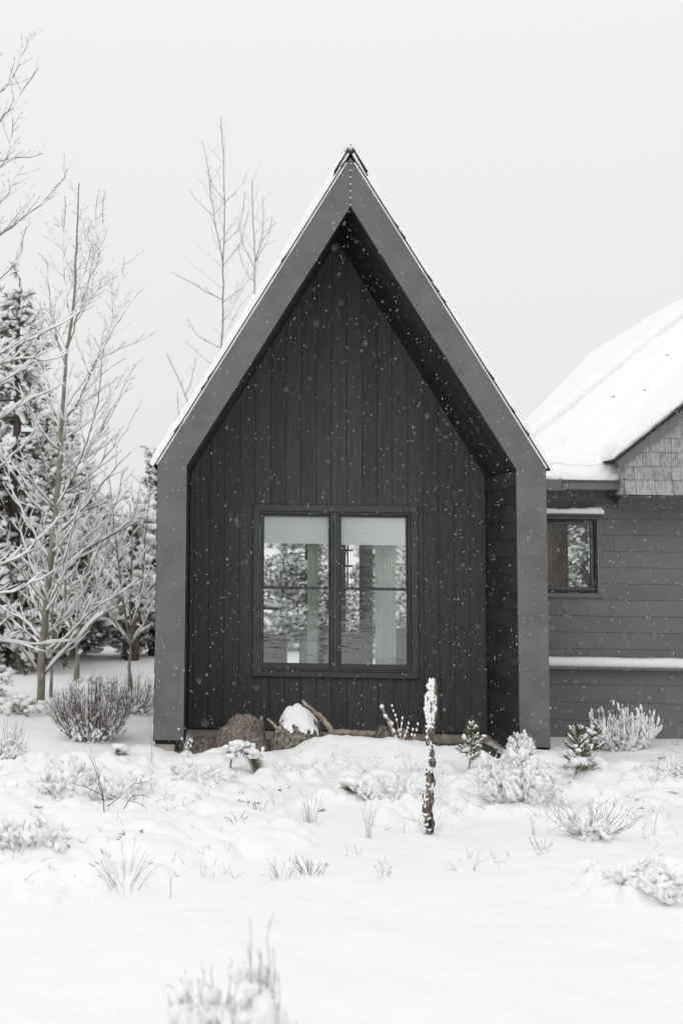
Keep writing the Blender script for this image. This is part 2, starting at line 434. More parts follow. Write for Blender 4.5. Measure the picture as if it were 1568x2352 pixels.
# porch lining: side walls of horizontal boards, soffits of boards
HZ0 = -0.12
def lining(s):
    wall = MB(); wall.prism([(s * (XI + .10), HZ0), (s * (XI + .05), HZ0), (s * (XI + .05), ZK), (s * (XI + .10), ZK)][::(1 if s < 0 else -1)], 0.03, 6.2)
    w = wall.build('side_wall', M_BLACK, house)
    z = HZ0 + 0.0; hb = 0.205; src = None
    while z < ZK - 0.02:
        z1 = min(z + hb, ZK - 0.004)
        mb = MB(); t0 = 0.022; t1 = 0.004
        a, b2 = s * (XI + .049), None
        # lap board: bottom edge proud towards the porch
        prof = [(s * (XI + .049), z), (s * (XI + .002), z), (s * (XI + .010), z1 - .0025), (s * (XI + .049), z1 - .0015)]
        if s < 0: prof = prof[::-1]
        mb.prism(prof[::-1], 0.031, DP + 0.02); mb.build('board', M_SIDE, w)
        z = z1
    # soffit boards running along the slope in depth strips
    A = np.array([s * XI, ZK]); B = np.array([0, ZIA]); n = np.array([s * (ZIA - ZK), XI]); n /= np.linalg.norm(n)
    sf = MB(); p = [A + n * .05, B + n * .05, B + n * .09, A + n * .09]
    sf.prism([tuple(q) for q in (p if s < 0 else p[::-1])], 0.03, 6.2)
    so_ = sf.build('soffit', M_BLACK, house)
    nb = 9; wd = (DP - 0.03) / nb
    for i in range(nb):
        mb = MB(); p = [A + n * .002, B + n * .002, B + n * .049, A + n * .049]
        mb.prism([tuple(q) for q in (p if s < 0 else p[::-1])], 0.031 + i * wd, 0.031 + (i + 1) * wd - 0.0015)
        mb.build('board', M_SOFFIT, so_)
for s in (-1, 1): lining(s)
for s in (-1, 1):
    pl = [(s * (XI + .051), ZK - .15), (s * (XO - .04), ZK - .15), (s * (XO - .04), ZE), (s * (XI + .051), ZK + .06)]
    mb = MB(); mb.prism(pl if s > 0 else pl[::-1], .035, 6.1); mb.build('eave_gap_filler', M_BLACK, house)  # unseen black filler added to stop light leaking between side wall and soffit

# window opening on the recessed end wall
WX0, WX1, WZ0, WZ1 = -1.078, 1.022, 0.5755, 2.765       # outer edge of the trim
end_wall = MB()
for x0, x1, z0, z1 in [(-XI - .04, WX0 + .06, -0.09, ZK), (WX1 - .06, XI + .04, -0.09, ZK), (WX0 + .06, WX1 - .06, -0.09, WZ0 + .06), (WX0 + .06, WX1 - .06, WZ1 - .06, ZK)]:
    end_wall.box((x0, DP + .03, z0), (x1, DP + .12, z1))
end_wall.prism([(-XI - .04, ZK), (XI + .04, ZK), (0, ZIA + .06)], DP + .03, DP + .12)
end_wall = end_wall.build('end_wall', M_BLACK, house)
BWID = 0.196
def ztop(x): return ZK + (XI - abs(x)) / XI * (ZIA - ZK)
x = -XI - 0.135
rb = np.random.default_rng(3)
while x < XI:
    a = max(x, -XI + .003); b = min(x + BWID, XI - .003)
    x += BWID
    if b - a < 0.01: continue
    a += 0.0020; b -= 0.0020
    segs = []
    ov = b > WX0 + .01 and a < WX1 - .01
    yb = DP - 0.004 * rb.random()
    if not ov: segs = [(a, b, -0.09, None)]
    else:
        segs = [(a, b, -0.09, WZ0 + .004), (a, b, WZ1 - .004, None)]
        if a < WX0: segs.append((a, WX0 + .004, WZ0 + .005, WZ1 - .005))
        if b > WX1: segs.append((WX1 - .004, b, WZ0 + .005, WZ1 - .005))
    for p, q, z0, z1 in segs:
        mb = MB()
        if z1 is not None: poly = [(p, z0), (q, z0), (q, z1), (p, z1)]
        elif p < 0 < q: poly = [(p, z0), (q, z0), (q, ztop(q)), (0, ztop(0)), (p, ztop(p))]
        else: poly = [(p, z0), (q, z0), (q, ztop(q)), (p, ztop(p))]
        mb.prism(poly, yb, DP + .029)
        o = mb.build('board', M_BOARD, end_wall)
        bv = o.modifiers.new('b', 'BEVEL'); bv.width = 0.0018; bv.segments = 1
mb = MB(); mb.box((-XI - .05, DP - .012, -.34), (XI + .05, DP + .1, -.094)); mb.build('foundation', M_CONC, house)
mb = MB(); mb.box((-XI - .03, DP - .03, -0.10), (XI + .03, DP - .005, -0.086)); mb.build('flashing', M_BLACK, house)
for s in (-1, 1):
    x0, x1 = sorted((s * (XI + .055), s * (XO - .02)))
    mb = MB(); mb.box((x0, 0.04, -0.05), (x1, 6.2, -0.002)); mb.build('sill_beam', M_BLACK, house)
    mb = MB(); mb.box((x0 + .02, 0.05, -.40), (x1 - .04, 6.2, -.051)); mb.build('foundation', M_CONC, house)

# paired window
def bar(name, a, b, mt, parent, bev=0.004):
    mb = MB(); mb.box(a, b); o = mb.build(name, mt, parent)
    if bev: bv = o.modifiers.new('b', 'BEVEL'); bv.width = bev; bv.segments = 1
    return o
win = bpy.data.objects.new('window', None); COL.objects.link(win); win.parent = house
TW = 0.085
yt = DP - 0.030
bar('trim', (WX0, yt, WZ1 - TW), (WX1, DP + .03, WZ1), M_TRIM, win)
bar('trim', (WX0, yt - .012, WZ0), (WX1, DP + .03, WZ0 + TW * .8), M_TRIM, win)
bar('trim', (WX0, yt, WZ0 + TW * .8 + .001), (WX0 + TW, DP + .03, WZ1 - TW - .001), M_TRIM, win)
bar('trim', (WX1 - TW, yt, WZ0 + TW * .8 + .001), (WX1, DP + .03, WZ1 - TW - .001), M_TRIM, win)
fx0, fx1, fz0, fz1 = WX0 + TW + .004, WX1 - TW - .004, WZ0 + TW * .8 + .004, WZ1 - TW - .004
xm = (fx0 + fx1) / 2
bar('mullion', (xm - .028, DP - .018, fz0), (xm + .028, DP + .09, fz1), M_TRIM, win)
for ia, (a, b) in enumerate([(fx0, xm - .029), (xm + .029, fx1)]):
    F = 0.028
    bar('frame', (a, DP - .008, fz1 - F), (b, DP + .09, fz1), M_TRIM, win)
    bar('frame', (a, DP - .008, fz0), (b, DP + .09, fz0 + .02), M_TRIM, win)
    bar('frame', (a, DP - .008, fz0 + .021), (a + F, DP + .09, fz1 - F - .001), M_TRIM, win)
    bar('frame', (b - F, DP - .008, fz0 + .021), (b, DP + .09, fz1 - F - .001), M_TRIM, win)
    a2, b2, z0, z1 = a + F + .002, b - F - .002, fz0 + .022, fz1 - F - .002
    zm = z0 + (z1 - z0) * 0.520
    S = 0.036
    for up, (s0, s1, yo, bot) in enumerate([(z0, zm + .018, .012, .075), (zm - .018, z1, .05, .034)]):
        bar('sash', (a2, DP + yo, s0), (b2, DP + yo + .034, s0 + bot), M_TRIM, win)
        bar('sash', (a2, DP + yo, s1 - .034), (b2, DP + yo + .034, s1), M_TRIM, win)
        bar('sash', (a2, DP + yo, s0 + bot + .001), (a2 + S * .6, DP + yo + .034, s1 - .035), M_TRIM, win)
        bar('sash', (b2 - S * .6, DP + yo, s0 + bot + .001), (b2, DP + yo + .034, s1 - .035), M_TRIM, win)
        mb = MB(); y = DP + yo + .017
        mb.add([(a2, y, s0), (b2, y, s0), (b2, y, s1), (a2, y, s1)], [(0, 1, 2, 3)])
        mb.build('pane', M_GLASS, win)
    bar('shade', (a2 - .01, DP + .092, z1 - (z1 - z0) * (0.192 + .004 * ia)), (b2 + .01, DP + .096, z1 + .03), M_SHADE, win, 0)
# room behind the window
mb = MB()
RY = 6.0
for poly in [[(-1.8, DP + .13, -.05), (1.8, DP + .13, -.05), (1.8, RY, -.05), (-1.8, RY, -.05)],
             [(-1.8, DP + .13, 3), (1.8, DP + .13, 3), (1.8, RY, 3), (-1.8, RY, 3)],
             [(-1.8, DP + .13, -.05), (-1.8, RY, -.05), (-1.8, RY, 3), (-1.8, DP + .13, 3)],
             [(1.8, DP + .13, -.05), (1.8, RY, -.05), (1.8, RY, 3), (1.8, DP + .13, 3)]]:
    mb.add(poly, [(0, 1, 2, 3)])
mb.build('room_lining', M_ROOM, house)
def curtain(x0, x1, y, z0=0.2, z1=2.7):
    n = 24; xs = np.linspace(x0, x1, n); ys = y + 0.02 * np.sin(np.arange(n) * 1.9)
    mb = MB(); v = np.concatenate([np.stack([xs, ys, np.full(n, z0)], 1), np.stack([xs, ys, np.full(n, z1)], 1)])
    mb.add(v, [(i, i + 1, i + n + 1, i + n) for i in range(n - 1)]); mb.build('curtain', M_CURTAIN, house, smooth=True)
for p0, p1 in [(706, 731), (861, 909)]:
    xa, xb = at_y(p0, 1400, DP + .25)[0], at_y(p1, 1400, DP + .25)[0]
    curtain(xa, xb, DP + .25)
for p0, p1 in [(826, 856)]:
    xa, xb = at_y(p0, 1400, 4.2)[0], at_y(p1, 1400, 4.2)[0]
    bar('interior_door', (xa, 4.2, 0), (xb, 4.28, 2.3), M_WOOD, house, 0)
for p0, p1, v0, v1 in [(786, 811, 1262, 1266), (786, 811, 1298, 1302), (797, 800, 1250, 1350), (604, 640, 1395, 1400)]:
    A_, B_ = at_y(p0, v1, 4.1), at_y(p1, v0, 4.1); bar('interior_rail', (A_[0], 4.1, A_[2]), (B_[0], 4.14, B_[2]), M_WOOD, house, 0)
for p0, p1, v0 in [(604, 660, 1440), (690, 760, 1430), (784, 850, 1436), (880, 940, 1425)]:     # low furniture seen against the light
    A_, B_ = at_y(p0, v0, 3.6), at_y(p1, v0, 3.6); bar('bench', (A_[0], 3.6, .05), (B_[0], 3.9, A_[2] - .12), M_CURTAIN if p0 in (690, 880) else M_WOOD, house, .02)

# outer walls of lapped shingle courses and the roof
roof = bpy.data.objects.new('roof', None); COL.objects.link(roof); roof.parent = house
rs = np.random.default_rng(8)
for s in (-1, 1):
    ow = MB(); x0, x1 = sorted((s * (XO - .03), s * (XO - .015)))
    ow.box((x0, .034, -.05), (x1, 6.2, ZE - .02)); ow = ow.build('outer_wall', M_BLACK, house)
    z = -0.02; 
    while z < ZE - .05:
        z1 = min(z + .19, ZE - .03); f = rs.uniform(-.015, .02)
        prof = [(s * (XO - .014), z), (s * (XO + .013), z), (s * (XO + .003), z1), (s * (XO - .014), z1)]
        mb = MB(); mb.prism(prof if s > 0 else prof[::-1], 0.045 + f, 6.2); mb.build('shingle_course', M_SHING, ow)
        z = z1 + .001
    A = np.array([s * XO, ZE]); B = np.array([0, ZA]); d = (B - A) / np.linalg.norm(B - A); n = np.array([s * d[1], abs(d[0])]); Lr = np.linalg.norm(B - A)
    A2 = A - d * 0.03
    def slab(name, o0, o1, a, b, y0, y1, mt, par):
        P = [A2 + d * a + n * o0, A2 + d * b + n * o0, A2 + d * b + n * o1, A2 + d * a + n * o1]
        # mitre the ends at the ridge
        P = [np.array([s * max(s * p[0], 0.0), p[1]]) for p in P]
        mb = MB(); mb.prism([tuple(p) for p in (P if s < 0 else P[::-1])][::1], y0, y1); return mb.build(name, mt, par)
    slab('deck', -.055, -.004, 0, Lr + .03, .034, 6.2, M_BLACK, roof)
    slab('drip_edge', -.003, .017, .02, Lr - .05, -.006, .06, M_WHITEMETAL, roof)
    a = 0.0
    while a < Lr - .02:
        b = min(a + .15 + rs.uniform(-.006, .006), Lr + .02); f = rs.uniform(-.03, .012)
        P = [A2 + d * a + n * .018, A2 + d * b + n * .018, A2 + d * b + n * .024, A2 + d * a + n * .042]
        mb = MB(); mb.prism([tuple(p) for p in (P if s < 0 else P[::-1])], .0 + f, 6.2); mb.build('shingle_course', M_SHING, roof)
        a = b
    # snow lying on the slope
    na, nyy = 200, 60
    aa = np.linspace(-.02, Lr + .05, na); yy = np.concatenate([[-.02], np.cumsum(np.r_[0.0, np.full(20, .012), np.geomspace(.03, .7, nyy - 22)]) - .018])
    AA, YY = np.meshgrid(aa, yy, indexing='ij')
    th = 0.05 + .035 * fbm(AA * 2.2 + s * 5, YY * 2, 3) + .045 * fbm(AA * 14 + 3 * s, YY * 9, 3)
    if s < 0: th = th + .008
    edge = np.clip((YY + .03 + .05 * fbm(AA * 9, YY * 0 + 3 * s, 3)) / .05, 0.0, 1) ** .5
    th = np.maximum(th * edge * np.clip((AA + .04 + .06 * fbm(AA * 0 + s, YY * 8, 2)) / .05, .05, 1) ** .5, 0.004)
    base = 0.040
    PX = A2[0] + d[0] * AA + n[0] * (base + th); PZ = A2[1] + d[1] * AA + n[1] * (base + th)
    QX = A2[0] + d[0] * AA + n[0] * .03; QZ = A2[1] + d[1] * AA + n[1] * .03
    PX = s * np.maximum(s * PX, 0); QX = s * np.maximum(s * QX, 0)
    k = len(yy); ix = np.arange(na * k).reshape(na, k)
    V1 = np.stack([PX, YY, PZ], -1).reshape(-1, 3); V2 = np.stack([QX, YY, QZ], -1).reshape(-1, 3)
    q = np.stack([ix[:-1, :-1], ix[:-1, 1:], ix[1:, 1:], ix[1:, :-1]], -1).reshape(-1, 4)
    N = na * k
    side = np.stack([ix[:-1, 0], ix[1:, 0], ix[1:, 0] + N, ix[:-1, 0] + N], -1)
    side2 = np.stack([ix[0, :-1], ix[0, 1:], ix[0, 1:] + N, ix[0, :-1] + N], -1)
    mb = MB(); mb.add(np.concatenate([V1, V2]), np.concatenate([q, side, side2])); mb.build('snow', M_SNOW, roof, smooth=True)
    # ridge cap: two layers of shingle at the front end
    for j, (o0, o1, ln, yf) in enumerate([(.044, .058, .30, -.03), (.060, .076, .26, -.045)]):
        slab('ridge_cap', o0, o1, Lr + .03 - ln, Lr + .16, yf, 6.2, M_SHING, roof)
mb = MB(); nn = np.random.default_rng(4)
ys = np.linspace(-.05, 9, 60)
for i in range(36):
    blob(mb, (nn.normal(0, .01), .05 + i * .12, ZA + .112 + nn.uniform(-.006, .008)), (.075, .13, .026), nn, 1, .15)
mb.build('snow', M_SNOW, roof, smooth=True)
mb = MB(); ops = [(-1.78, .32), (.52, 1.78)]; xs_ = [-XO + .05] + [v for o in ops for v in o] + [XO - .05]  # wide openings put into the unseen rear wall to brighten the front panes
for a, b in zip(xs_[0::2], xs_[1::2]): mb.box((a, 6.02, -.1), (b, 6.12, ZE))
for a, b in ops: mb.box((a, 6.02, -.1), (b, 6.12, -.04)); mb.box((a, 6.02, 2.6), (b, 6.12, ZE))
mb.prism([(-XO + .05, ZE), (XO - .05, ZE), (0, ZA - .1)], 6.02, 6.12); mb.build('rear_wall', M_WALLIN, house)

# ------------------------------------------------------------------ the wing on the right
wing = thing('house_wing', 'grey lap-sided house wing with snowy hip roof and small shingled gable', 'house', loc=(0, 0, 0))
YE, YG = YW - 0.30, YW - 0.50
XR = 7.5
def clip(poly, a, b, c):
    """keep the part of a polygon of (x, z) where a*x + b*z <= c"""
    o = []
    for i in range(len(poly)):
        p, q = poly[i], poly[(i + 1) % len(poly)]
        dp, dq = a * p[0] + b * p[1] - c, a * q[0] + b * q[1] - c
        if dp <= 0: o.append(p)
        if dp * dq < 0:
            t = dp / (dp - dq); o.append((p[0] + t * (q[0] - p[0]), p[1] + t * (q[1] - p[1])))
    return o
def area(p): return 0.5 * sum(p[i][0] * p[(i + 1) % len(p)][1] - p[(i + 1) % len(p)][0] * p[i][1] for i in range(len(p)))
zl = lambda v, Y=YW, px=1440: at_y(px, v, Y)[2]
Z_EAVE = zl(1098, YE, 1330)
Z_LEDGE = zl(1531)
# small window on the wing
wx0, wx1 = 2.40, at_y(1379, 1280, YW)[0]
wz0, wz1 = at_y(1320, 1372, YW)[2], at_y(1320, 1186, YW)[2]
core = MB()
core.box((2.0, YW + .03, -.4), (wx0 + .05, YW + .1, Z_EAVE)); core.box((wx1 - .05, YW + .03, -.4), (XR, YW + .1, Z_EAVE))
core.box((wx0 + .05, YW + .03, -.4), (wx1 - .05, YW + .1, wz0 + .05)); core.box((wx0 + .05, YW + .03, wz1 - .05), (wx1 - .05, YW + .1, Z_EAVE))
core = core.build('wall', M_BLACK, wing)
z = Z_LEDGE + .01; st = (zl(1192.5) - zl(1490.6)) / 8
rl = np.random.default_rng(21)
def lap(x0, x1, z0, z1, y, par):
    mb = MB(); mb.add([(x0, y - .0095, z0), (x1, y - .0095, z0), (x1, y + .028, z0), (x0, y + .028, z0), (x0, y - .003, z1), (x1, y - .003, z1), (x1, y + .028, z1), (x0, y + .028, z1)],
        [(0,3,2,1),(4,5,6,7),(0,1,5,4),(1,2,6,5),(2,3,7,6),(3,0,4,7)]); return mb.build('lap_board', M_LAP, par)
z = zl(1490.6) - st
while z < Z_EAVE - .25:
    z1 = z + st; x = 2.05
    cuts = sorted([rl.uniform(3.2, 6.8)])
    for a, b in zip([2.05] + cuts, cuts + [XR]):
        z0 = max(z, Z_LEDGE)
        if z0 > z1 - .02: continue
        if z1 > wz0 and z0 < wz1:
            if a < wx0: lap(a, min(b, wx0), z0, z1 - .003, YW, core)
            if a < wx0 and z1 > wz1 + .01: lap(wx0 + .001, wx1 - .001, wz1 + .001, z1 - .003, YW, core)
            if a < wx0 and z0 < wz0 - .01: lap(wx0 + .001, wx1 - .001, z0, wz0 - .001, YW, core)
            if b > wx1: lap(max(a, wx1), b - .002, z0, z1 - .003, YW, core)
        else: lap(a, b - .002, z0, z1 - .003, YW, core)
    z = z1
ZF = z
bar('frieze', (2.05, YW - .012, ZF), (XR, YW + .028, Z_EAVE - .01), M_LAP, wing)
bar('eave_soffit', (2.05, YE - .02, Z_EAVE - .03), (XR, YW - .013, Z_EAVE - .008), M_LAP, wing)
xe0 = at_y(1256, 1100, YE)[0]
xgut = at_y(1408, 1100, YE)[0]
bar('gutter', (xe0 + .16, YE - .11, Z_EAVE - .155), (xgut + .3, YE - .021, Z_EAVE - .045), M_LAP, wing, .012)
bar('gutter_lip', (xe0 + .16, YE - .125, Z_EAVE - .06), (xgut + .3, YE - .1105, Z_EAVE - .03), M_TRIM, wing, .004)
bar('gutter_end', (xe0 - .3, YE - .115, Z_EAVE - .17), (xe0 + .155, YE - .03, Z_EAVE - .02), M_LAP, wing, .008)
# lower wall, ledge and its snow
low = MB(); low.box((2.05, YW - .04, -.45), (XR, YW + .02, Z_LEDGE - .03)); low = low.build('lower_wall', M_BLACK, wing)
st2 = (zl(1572) - zl(1654)) / 2; z = zl(1572) - 4 * st2
while z < Z_LEDGE - .05:
    lap(2.05, XR, z, min(z + st2, Z_LEDGE - .032) - .003, YW - .069, low); z += st2
bar('ledge', (2.05, YW - .19, Z_LEDGE - .03), (XR, YW + .02, Z_LEDGE), M_LAP, wing)
def snow_strip(x0, x1, y0, y1, z, h, par, seed, rag=0.15):
    n, k = int((x1 - x0) / .012), 9
    xs = np.linspace(x0, x1, n); hh = h * (1 + rag * 2 * fbm(xs * 4 + seed, xs * 0 + seed, 4)) * np.clip(np.minimum(xs - x0, x1 - xs) / .03, .25, 1) ** .5
    pr = [(y1, 0), (y0 + .012, 0), (y0, .35), (y0 - .004, .7), (y0 + .02, .96), (y0 + .06, 1.0), (y1, 1.0)]
    V = np.array([[(x, y, z + hi * t) for y, t in pr] for x, hi in zip(xs, hh)]); m_ = len(pr)
    i = np.arange(n * m_).reshape(n, m_)
    mb = MB(); mb.add(V.reshape(-1, 3), np.stack([i[:-1, :-1], i[1:, :-1], i[1:, 1:], i[:-1, 1:]], -1).reshape(-1, 4),
        [(i[0, 0], i[0, j], i[0, j + 1]) for j in range(1, m_ - 1)] + [(i[-1, 0], i[-1, j + 1], i[-1, j]) for j in range(1, m_ - 1)])
    return mb.build('snow', M_SNOW, par, smooth=True)
snow_strip(2.06, XR, YW - .185, YW - .014, Z_LEDGE + .001, .115, wing, 3, .10)
# window: trim, frame, sash, pane, head board with snow
w2 = bpy.data.objects.new('window', None); COL.objects.link(w2); w2.parent = wing
bar('trim', (wx0, YW - .025, wz0), (wx1, YW + .03, wz0 + .055), M_LAP, w2); bar('trim', (wx0, YW - .025, wz1 - .035), (wx1, YW + .03, wz1), M_LAP, w2)
bar('trim', (wx1 - .055, YW - .025, wz0 + .056), (wx1, YW + .03, wz1 - .036), M_LAP, w2); bar('trim', (wx0, YW - .025, wz0 + .056), (wx0 + .055, YW + .03, wz1 - .036), M_LAP, w2)
a, b, c, d_ = wx0 + .058, wx1 - .058, wz0 + .058, wz1 - .038
M_DARKF = mat('black_window_frame', (0.025, 0.025, 0.027), None, rough=0.4)
bar('frame', (a, YW - .01, c), (b, YW + .06, c + .03), M_DARKF, w2); bar('frame', (a, YW - .01, d_ - .03), (b, YW + .06, d_), M_DARKF, w2)
bar('frame', (b - .03, YW - .01, c + .031), (b, YW + .06, d_ - .031), M_DARKF, w2); bar('frame', (a, YW - .01, c + .031), (a + .03, YW + .06, d_ - .031), M_DARKF, w2)
a, b, c, d_ = a + .032, b - .032, c + .032, d_ - .032
bar('sash', (a, YW + .005, c), (b, YW + .04, c + .045), M_TRIM, w2); bar('sash', (a, YW + .005, d_ - .045), (b, YW + .04, d_), M_TRIM, w2)
bar('sash', (b - .045, YW + .005, c + .046), (b, YW + .04, d_ - .046), M_TRIM, w2); bar('sash', (a, YW + .005, c + .046), (a + .045, YW + .04, d_ - .046), M_TRIM, w2)
mb = MB(); mb.add([(a, YW + .02, c), (b, YW + .02, c), (b, YW + .02, d_), (a, YW + .02, d_)], [(0, 1, 2, 3)]); mb.build('pane', M_GLASS, w2)
mb = MB()
for poly in [[(2.3, YW + .11, -.1), (4.7, YW + .11, -.1), (4.7, 4.5, -.1), (2.3, 4.5, -.1)], [(2.3, 4.5, -.1), (3.35, 4.5, -.1), (3.35, 4.5, 2.9), (2.3, 4.5, 2.9)],
             [(2.3, YW + .11, -.1), (2.3, 4.5, -.1), (2.3, 4.5, 2.9), (2.3, YW + .11, 2.9)], [(4.7, YW + .11, -.1), (4.7, 4.5, -.1), (4.7, 4.5, 2.9), (4.7, YW + .11, 2.9)],
             [(2.3, YW + .11, 2.9), (4.7, YW + .11, 2.9), (4.7, 4.5, 2.9), (2.3, 4.5, 2.9)]]: mb.add(poly, [(0, 1, 2, 3)])
mb.build('room_lining', M_WOOD, wing)
xq = at_y(1304, 1280, YW + .5)[0]
bar('interior_panel', (2.42, YW + .5, .3), (xq, YW + .55, 2.8), M_WOOD, wing, 0)
hx = at_y(1383, 1185, YW - .1)[0]
bar('head_board', (2.2, YW - .13, wz1 + .002), (hx, YW - .0145, wz1 + .03), M_TRIM, w2)
snow_strip(2.2, hx + .01, YW - .14, YW - .015, wz1 + .031, .085, w2, 9, .5)

# hip roof: front plane rising from the eave, left plane meeting it at the hip
TP = 0.70
nP = np.array([0, -TP, 1.0]); E0 = np.array([0, YE, Z_EAVE])
H0, H1 = on_plane(1254, 979, E0, nP), on_plane(1568, 723, E0, nP)
hd = (H1 - H0) / (H1 - H0)[1]                            # per metre of depth
HF = H0 - hd * (H0[1] - YE)                              # foot of the hip on the eave line
nL = np.cross(hd, (0, 1.0, 0)); nL = nL * np.sign(nL[2])
wroof = bpy.data.objects.new('roof', None); COL.objects.link(wroof); wroof.parent = wing
def sheet(name, P, thick, mt, par, seed, nrm, rag=1.0, lip=True, left=0):
    """P: grid of points; snow displaced along nrm with a rounded lip along the first row"""
    r, c = P.shape[:2]; nrm = np.asarray(nrm) / np.linalg.norm(nrm)
    u = P[..., 0] * 1.0; v = P[..., 1] * 1.0
    along = np.stack([P[..., 0] + P[..., 1]], -1)[..., 0]; across = (P[..., 0] - P[..., 1])
    t = thick + rag * (.05 * fbm(along * .9 + seed, across * 1.5, 3) + .10 * (fbm(along * .8 + seed, across * 6 + 3, 3)) + .035 * fbm(u * 9, v * 9 + seed, 3))
    if lip: t = t * np.minimum(1, (np.arange(r)[:, None] / 4.0 + .02)) ** .45
    if left: t = t * np.minimum(1, np.arange(c)[None] / left + .02) ** .6
    T = P + nrm * np.maximum(t, .01)[..., None]
    i = np.arange(r * c).reshape(r, c); N = r * c
    q = np.stack([i[:-1, :-1], i[:-1, 1:], i[1:, 1:], i[1:, :-1]], -1).reshape(-1, 4)
    rim = np.concatenate([np.stack([i[0, :-1], i[0, 1:], i[0, 1:] + N, i[0, :-1] + N], -1), np.stack([i[:-1, 0], i[1:, 0], i[1:, 0] + N, i[:-1, 0] + N], -1)])
    mb = MB(); mb.add(np.concatenate([T.reshape(-1, 3), P.reshape(-1, 3)]), np.concatenate([q, rim, q + N])); return mb.build(name, mt, par, smooth=True)
tt = np.concatenate([np.linspace(0, .25, 14), np.linspace(.27, 4.2, 150)]); uu = np.linspace(0, 1, 180)
Pg = np.zeros((len(tt), len(uu), 3))
hx_ = HF[0] + hd[0] * tt - .12
hx_ = np.where(YE - .05 + tt < DP + .16, np.maximum(hx_, 2.27), hx_); Pg[..., 0] = hx_[:, None] * (1 - uu) + 9.0 * uu; Pg[..., 1] = (YE - .05 + tt)[:, None]; Pg[..., 2] = (Z_EAVE + TP * (tt - .05))[:, None]
sheet('snow', Pg, .085, M_SNOW, wroof, 2, nP)
outl = [on_plane(px, py, H0, nL) for px, py in [(1180, 1010), (1215, 977), (1362, 818), (1510, 727), (1600, 672)]]
sk = [(o[0] - HF[0]) / hd[0] for o in outl]; lk = [o[1] - (YE + s_) for o, s_ in zip(outl, sk)]
ss = np.linspace(min(sk), 5.2, 90); ll = np.interp(ss, sk, lk); ww = np.linspace(0, 1, 40)
Lg = np.zeros((len(ss), len(ww), 3))
Lg[..., 0] = (HF[0] + hd[0] * ss)[:, None]; Lg[..., 1] = (YE + ss)[:, None] + ll[:, None] * ww; Lg[..., 2] = (Z_EAVE + TP * ss * 1.0)[:, None]
Lg[..., 2] += (H0[2] - (Z_EAVE + TP * (H0[1] - YE)))
sheet('snow', Lg, .10, M_SNOW, wroof, 7, nL, rag=.35, lip=False)
# snow-covered hip cap
sv = np.linspace(.5, 5.2, 80); hp = HF + hd[None] * sv[:, None]
mb = MB(); mb.tube(hp + nP / np.linalg.norm(nP) * (.085 + .012 * fbm(sv * 5, sv, 2))[:, None], .085, 10); mb.build('hip_cap', M_SNOW, wroof, smooth=True)
# bits of shingle showing through the thin snow
mb = MB(); rf = np.random.default_rng(6)
for _ in range(34):
    px, py = rf.uniform(1300, 1560), rf.uniform(800, 1000)
    if py < 979 - (px - 1254) * .815 + 25 or py > 1060 - (px - 1410) * .78 - 40: continue
    p = on_plane(px, py, E0 + np.array([0, 0, .11]), nP); L_ = rf.uniform(.015, .06)
    dv = hd / np.linalg.norm(hd)
    blob(mb, p - nP * .034, (L_, .010, .026), rf, 0, .3, axis=dv)
mb.build('bare_shingle', M_SHING, wroof, kind='stuff')
mb = MB(); P4 = [np.array([2.28, YE, Z_EAVE]), np.array([9.0, YE, Z_EAVE]), np.array([9.0, YE + .4, Z_EAVE + TP * .4]), np.array([2.28, YE + .4, Z_EAVE + TP * .4])]
mb.add([p - (0, 0, .012) for p in P4] + [p - (0, 0, .06) for p in P4], [(0,1,2,3),(7,6,5,4),(0,4,5,1)]); mb.build('deck', M_BLACK, wroof)

# small shingled gable
gx0, gzb = at_y(1433, 1137, YG)[0], at_y(1433, 1137, YG)[2]
R0, R1 = at_y(1412, 1057, YG - .10), at_y(1568, 934, YG - .10)
tg_ = (R1[2] - R0[2]) / (R1[0] - R0[0])
zr = lambda x: R0[2] + (x - R0[0]) * tg_                  # top of the rake at the roof line
gable = MB(); poly = [(gx0 + .004, gzb), (9.0, gzb), (9.0, 8.0), (gx0 + .004, 8.0)]
poly = clip(poly, -tg_, 1, zr(0) - .06)
gable.prism(poly, YG + .02, YG + .10)
gable.box((gx0 + .02, YG + .10, gzb), (gx0 + .05, YW + .05, zr(gx0) - .08))
gable = gable.build('gable_wall', M_BLACK, wing)
rows = [1137, 1102, 1070.5, 1038, 1005.6, 972, 939, 906, 873]
zs = [at_y(1480, v, YG)[2] for v in rows]
r9 = np.random.default_rng(31)
